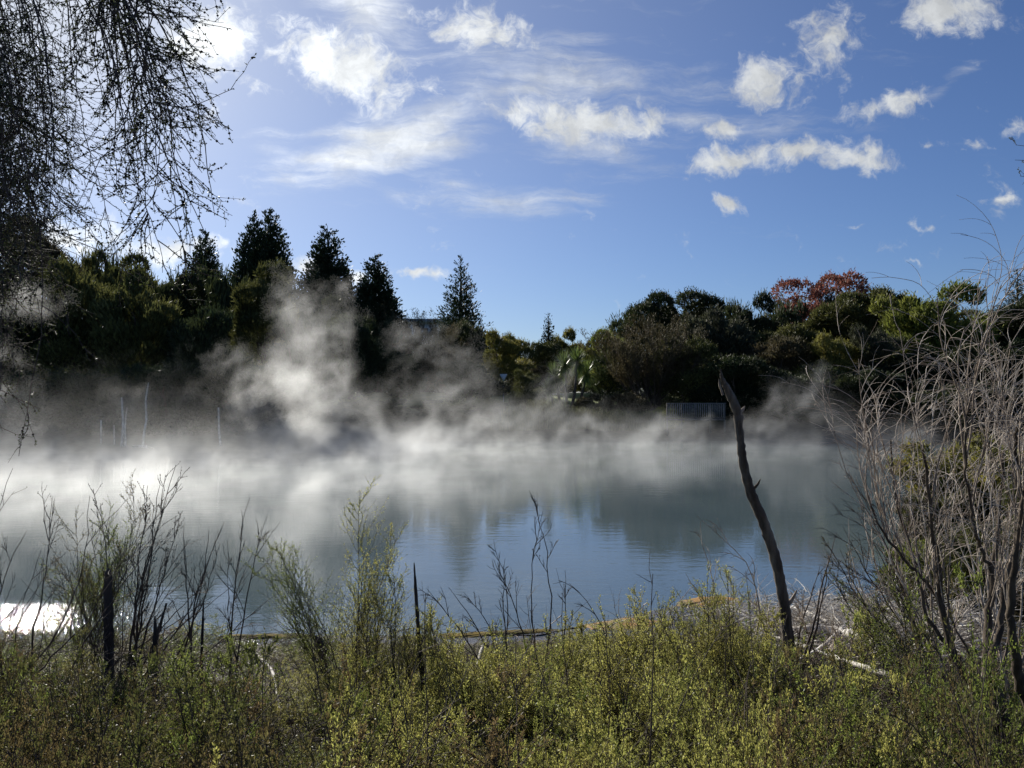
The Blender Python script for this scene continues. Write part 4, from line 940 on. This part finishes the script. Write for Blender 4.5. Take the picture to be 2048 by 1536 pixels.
# ------------------------------------------------------------------ hanging tree at the upper left
def hanging_tree():
    reseed(61); br = MB(); lf_ = MB(); cp = MB()
    b0 = np.array([-4.4, 3.0, float(ground(-4.4, 3.0))])
    root = empty('weeping_tree', tuple(b0), 'overhanging tree whose thin drooping twigs with tiny leaves and capsules fill the upper left', 'tree')
    tr = MB(); lim = []
    tr.tubes(np.array([[0, 0, -.3], [.1, .1, 1.8], [0, .2, 3.6], [.1, .2, 5.2], [.3, .1, 6.6]]), np.array([.2, .17, .14, .11, .05]), 12)
    tr.build('trunk', M['bark'], root, smooth=True)
    # limbs above the frame reaching right
    for (z0, dx, dy, dz, L_) in ((4.6, 1, .2, .45, 3.6), (5.0, 1, -.1, .35, 3.4), (4.9, 1, .7, .5, 3.8), (5.3, 1, .4, .3, 3.6), (4.4, .7, .9, .7, 4.2)):
        p, d = grow([b0 + (0.1, .15, z0)], [(dx, dy, dz)], L_, 16, .04, (0, 0, -.018)); lim.append(p[0])
        br.tubes(p - b0, np.linspace(.045, .012, 16)[None], 7)
    def strands(n, sx, ex, ey0, ey1, dep, caps=True):
        q0 = []; ts = []
        for _ in range(n):
            D_ = rng.uniform(*dep); xs = rng.uniform(*sx); xe = xs + rng.uniform(*ex); ye = rng.uniform(ey0, ey1)
            # attach point: just above the frame
            A = at(xs, -70 - rng.uniform(0, 120), D_); B_ = at(xe, ye, D_ + rng.normal() * .2)
            t_ = np.linspace(0, 1, 22)[:, None]; cur = (rng.uniform(.02, .12)) * np.linalg.norm(B_ - A)
            pts = A + (B_ - A) * t_ + np.array([1, 0, .2]) * np.sin(t_ * math.pi) * cur * rng.choice([1, 1, 1, -.6]) + np.cumsum(rng.normal(size=(22, 3)) * .007, 0)
            q0.append(pts)
        return np.stack(q0)
    SETS = [strands(9, (120, 260), (60, 190), 330, 520, (2.8, 4.6)), strands(3, (200, 250), (170, 230), 420, 520, (3, 4)), strands(11, (-60, 200), (20, 140), 300, 560, (2.8, 5.2)), strands(24, (-260, 10), (10, 110), 380, 760, (3.0, 6.0)),
            strands(5, (180, 320), (0, 60), 60, 260, (2.8, 4.0)), strands(10, (-200, -40), (40, 130), 700, 960, (3.0, 4.2))]
    for ps in SETS:
        dd = unit(np.gradient(ps, axis=1)); B = len(ps)
        br.tubes(ps - b0, np.linspace(.005, .0013, 22)[None] * rng.uniform(.7, 1.2, (B, 1)), 5)
        s0, s1, tt = sprout(ps, dd, 15, .05, .98, .85); LL = rng.uniform(.12, .5, len(s0)) * (1.15 - .4 * tt)
        q, e = grow(s0, s1, LL, 9, .13, (.02, 0, -.012)); br.tubes(q - b0, np.linspace(.0024, .0011, 9)[None] * np.ones((len(q), 1)), 4)
        r0, r1, t2 = sprout(q, e, 3, .2, 1, .7); r_, f_ = grow(r0, r1, rng.uniform(.04, .16, len(r0)), 5, .14, (0, 0, -.01)); br.tubes(r_ - b0, np.linspace(.0013, .0008, 5)[None] * np.ones((len(r_), 1)), 3)
        for (pp, ee, c_) in ((q, e, 12), (r_, f_, 5)):
            l0, l1, _ = sprout(pp, ee, c_, .1, 1, .9)
            for _k in range(2): lf_.leaves(l0 - b0, l1 + rng.normal(size=l1.shape) * .5, rng.uniform(.008, .015, len(l0)), .0048)
            c0, c1, _ = sprout(pp, ee, 2, .1, .95, 1.2)
            c0 = c0[rng.random(len(c0)) < .6]
            if len(c0):
                o_ = np.array([[1, 0, 0], [0, 1, 0], [-1, 0, 0], [0, -1, 0], [0, 0, 1], [0, 0, -1]]) * .0058
                V = (c0 - b0)[:, None, :] + o_[None]
                f8 = np.array([(0, 1, 4, 4), (1, 2, 4, 4), (2, 3, 4, 4), (3, 0, 4, 4), (1, 0, 5, 5), (2, 1, 5, 5), (3, 2, 5, 5), (0, 3, 5, 5)])
                # octahedral capsule as quads: pairs of faces
                fq = np.array([(4, 0, 5, 1), (4, 1, 5, 2), (4, 2, 5, 3), (4, 3, 5, 0)])
                cp.add(V.reshape(-1, 3), (np.arange(len(c0))[:, None, None] * 6 + fq[None]).reshape(-1, 4))
    # dense inner foliage by the left edge
    n = 4200; P_ = np.stack([rng.normal(-50, 75, n), rng.normal(330, 170, n), rng.uniform(3.4, 6.5, n)], 1)
    A = (P_[:, 0] - 1024) / FPX * P_[:, 2]; Zz = CAM_Z + (790 - P_[:, 1]) / FPX * P_[:, 2]; c0 = np.stack([A, P_[:, 2], Zz], 1)
    q, e = grow(c0, rng.normal(size=c0.shape) + (0, 0, -.6), rng.uniform(.08, .3, n), 4, .15); br.tubes(q - b0, np.array([.0022, .0018, .0014, .001])[None] * np.ones((n, 1)), 3)
    l0, l1, _ = sprout(q, e, 9, 0, 1, .9); lf_.leaves(l0 - b0, l1, rng.uniform(.008, .018, len(l0)), .006)
    br.build('branches', M['twig'], root); lf_.build('foliage', M['hleaf'], root); cp.build('seed_capsules', M['capsule'], root)
hanging_tree()
reseed(63)
# twig entering at the right edge, from a neighbouring tree outside the frame
def edge_tree():
    b0 = np.array([3.35, 3.9, float(ground(3.35, 3.9))]); root = empty('leafy_branch_tree', tuple(b0), 'tree mostly outside the right edge with two leafy twig tips poking into the sky', 'tree')
    tr = MB().tubes(np.array([[0, 0, -.2], [.1, 0, 1.5], [.05, .05, 3.2], [.2, 0, 4.2]]), np.array([.05, .04, .025, .01]), 8); tr.build('trunk', M['bark'], root, smooth=True)
    br = MB(); lf_ = MB(); ps = []
    for (xa, ya, xb, yb) in ((2180, 330, 2032, 290), (2180, 350, 2030, 320), (2190, 400, 2040, 352)):
        A = at(xa, ya, 3.9); B_ = at(xb, yb, 3.8); t_ = np.linspace(0, 1, 10)[:, None]; ps.append(A + (B_ - A) * t_ + np.array([0, 0, 1]) * np.sin(t_ * 3.14) * .02)
    ps = np.stack(ps); br.tubes(ps - b0, np.linspace(.003, .001, 10)[None] * np.ones((3, 1)), 4)
    dd = unit(np.gradient(ps, axis=1)); s0, s1, _ = sprout(ps, dd, 12, .2, 1, .7); q, e = grow(s0, s1, .06, 4, .1); br.tubes(q - b0, np.array([.0012, .001, .0008, .0006])[None] * np.ones((len(q), 1)), 3)
    l0, l1, _ = sprout(q, e, 8, .1, 1, .8); lf_.leaves(l0 - b0, l1, .01, .004)
    br.build('branches', M['twig'], root); lf_.build('foliage', M['hleaf'], root)
edge_tree()

# ------------------------------------------------------------------ steam over the hot water
# blobs: px, py, distance, half width px, half height px, half depth m, amplitude
STEAM = [
 (590, 870, 50, 190, 90, 7, 1.0), (610, 760, 50, 150, 120, 5.5, .95), (650, 660, 50, 110, 110, 4.5, .8), (590, 600, 50, 90, 80, 4, .55), (700, 640, 52, 60, 80, 3, .45),
 (720, 800, 48, 130, 90, 5, .75), (500, 790, 52, 80, 130, 4, .4), (790, 870, 46, 170, 70, 6, .85), (880, 780, 52, 140, 110, 6, .5), (840, 690, 55, 130, 80, 5, .36),
 (990, 850, 50, 160, 70, 6, .65), (1100, 800, 58, 70, 120, 5, .42), (1190, 860, 55, 170, 60, 6, .65), (1320, 860, 55, 160, 50, 6, .55),
 (1600, 815, 60, 170, 70, 6, .42), (1640, 765, 60, 80, 50, 4, .3), (1500, 860, 58, 160, 50, 6, .55), (1800, 860, 52, 180, 60, 6, .55),
 (60, 600, 48, 110, 60, 4, .42), (120, 890, 44, 230, 70, 7, .65), (300, 890, 44, 170, 55, 6, .5), (350, 790, 52, 140, 60, 4, .32), (-60, 790, 44, 150, 140, 6, .55), (240, 790, 48, 80, 90, 5, .42),
 (430, 730, 52, 100, 60, 4, .3), (120, 1010, 27, 260, 70, 5, .3), (420, 1000, 29, 190, 60, 5, .26), (700, 930, 36, 200, 50, 5, .32),
]
ng = bpy.data.node_groups.new('steam_field', 'GeometryNodeTree')
ng.interface.new_socket('Geometry', in_out='INPUT', socket_type='NodeSocketGeometry'); ng.interface.new_socket('Geometry', in_out='OUTPUT', socket_type='NodeSocketGeometry')
G = NT(ng); go_ = G.n('NodeGroupOutput'); gi = G.n('NodeGroupInput')
gp = G.n('GeometryNodeInputPosition').outputs[0]
gw = G.vm('SUBTRACT', G.noise(gp, .13, 3, .5, out=1), (.5, .5, .5))
gw2 = G.vm('SUBTRACT', G.noise(gp, .45, 2, .5, out=1), (.5, .5, .5))
gsh = G.n('ShaderNodeSeparateXYZ'); G.put(gsh.inputs[0], gp)
gpt = G.comb(G.m('ADD', gsh.outputs[0], G.m('MULTIPLY', gsh.outputs[2], -.45)), gsh.outputs[1], G.m('MULTIPLY', gsh.outputs[2], .75))
gq = G.vm('ADD', gpt, G.vm('ADD', G.vm('SCALE', gw, scale=9.), G.vm('SCALE', gw2, scale=2.6)))
fbm = G.noise(gq, .4, 8, .68)
gs_ = G.n('ShaderNodeSeparateXYZ'); G.put(gs_.inputs[0], gp); gxx, gyy, gzz = gs_.outputs
tot = None
gblob = G.vm('ADD', gp, G.vm('ADD', G.vm('SCALE', gw, scale=7.), G.vm('SCALE', gw2, scale=1.5)))
for (px, py, D, rw, rh, rd, amp) in STEAM:
    c_ = at(px, py, D); sc_ = (rw / FPX * D, rd, rh / FPX * D)
    l_ = G.vm('LENGTH', G.vm('DIVIDE', G.vm('SUBTRACT', gblob, tuple(float(q) for q in c_)), tuple(float(q) for q in sc_)))
    q_ = G.m('MULTIPLY', G.mr(l_, 0., 1.15, 1., 0.), amp); tot = q_ if tot is None else G.m('MAXIMUM', tot, q_)
fine = G.noise(G.vm('ADD', gpt, G.vm('SCALE', gw2, scale=3.)), 1.1, 4, .62)
plume = G.mr(G.m('ADD', G.m('ADD', G.m('MULTIPLY', tot, 1.1), G.m('MULTIPLY', fbm, 4.4)), G.m('MULTIPLY', fine, 1.6)), 3.2, 4.85)
plume = G.m('MULTIPLY', G.m('MULTIPLY', plume, G.mr(tot, 0., .3)), .17)
# low layer over the water
lowh = G.m('ADD', G.m('MULTIPLY', G.mr(G.noise(gp, .1, 2), .3, .7), 1.3), .4)
fall = G.m('POWER', 2.718, G.m('MULTIPLY', G.m('DIVIDE', gzz, lowh), -1.2))
far_ = G.mr(G.m('ADD', gyy, G.m('MULTIPLY', gxx, -.7)), 24., 44., .05, 1.)
left_ = G.mr(gxx, -12., 5., 1.1, .5)
low = G.m('MULTIPLY', G.m('MULTIPLY', G.m('MULTIPLY', fall, far_), left_), G.mr(fbm, .42, .62, .03, 1.15))
low = G.m('MULTIPLY', G.m('MULTIPLY', low, G.mr(fine, .36, .62, .45, 1.35)), .098)
inside = G.m('MULTIPLY', G.mr(gyy, 12.5, 16.), G.mr(gyy, 66., 71., 1., 0.))
den = G.m('MULTIPLY', G.m('ADD', low, plume), inside)
den = G.m('MAXIMUM', G.m('SUBTRACT', den, .0008), 0.)
vc = G.n('GeometryNodeVolumeCube'); G.put(vc.inputs['Density'], den)
vc.inputs['Min'].default_value = (-48, 12, -.05); vc.inputs['Max'].default_value = (36, 72, 15)
vc.inputs['Resolution X'].default_value = 380; vc.inputs['Resolution Y'].default_value = 230; vc.inputs['Resolution Z'].default_value = 84
smn = G.n('GeometryNodeSetMaterial')
sm = bpy.data.materials.new('steam'); sm.use_nodes = True; t = sm.node_tree; t.nodes.clear()
pv = t.nodes.new('ShaderNodeVolumePrincipled'); pv.inputs['Color'].default_value = (.97, .98, .97, 1); pv.inputs['Density'].default_value = 1.0; pv.inputs['Anisotropy'].default_value = .5
ou = t.nodes.new('ShaderNodeOutputMaterial'); t.links.new(pv.outputs[0], ou.inputs['Volume'])
smn.inputs['Material'].default_value = sm
ng.links.new(vc.outputs[0], smn.inputs[0]); ng.links.new(smn.outputs[0], go_.inputs[0])
o = MB().box((-48, 12, -.05), (36, 72, 15)).build('steam', sm); tag(o, 'white steam drifting over the lake and rising in ragged plumes', 'steam', kind='stuff')
md = o.modifiers.new('steam', 'NODES'); md.node_group = ng
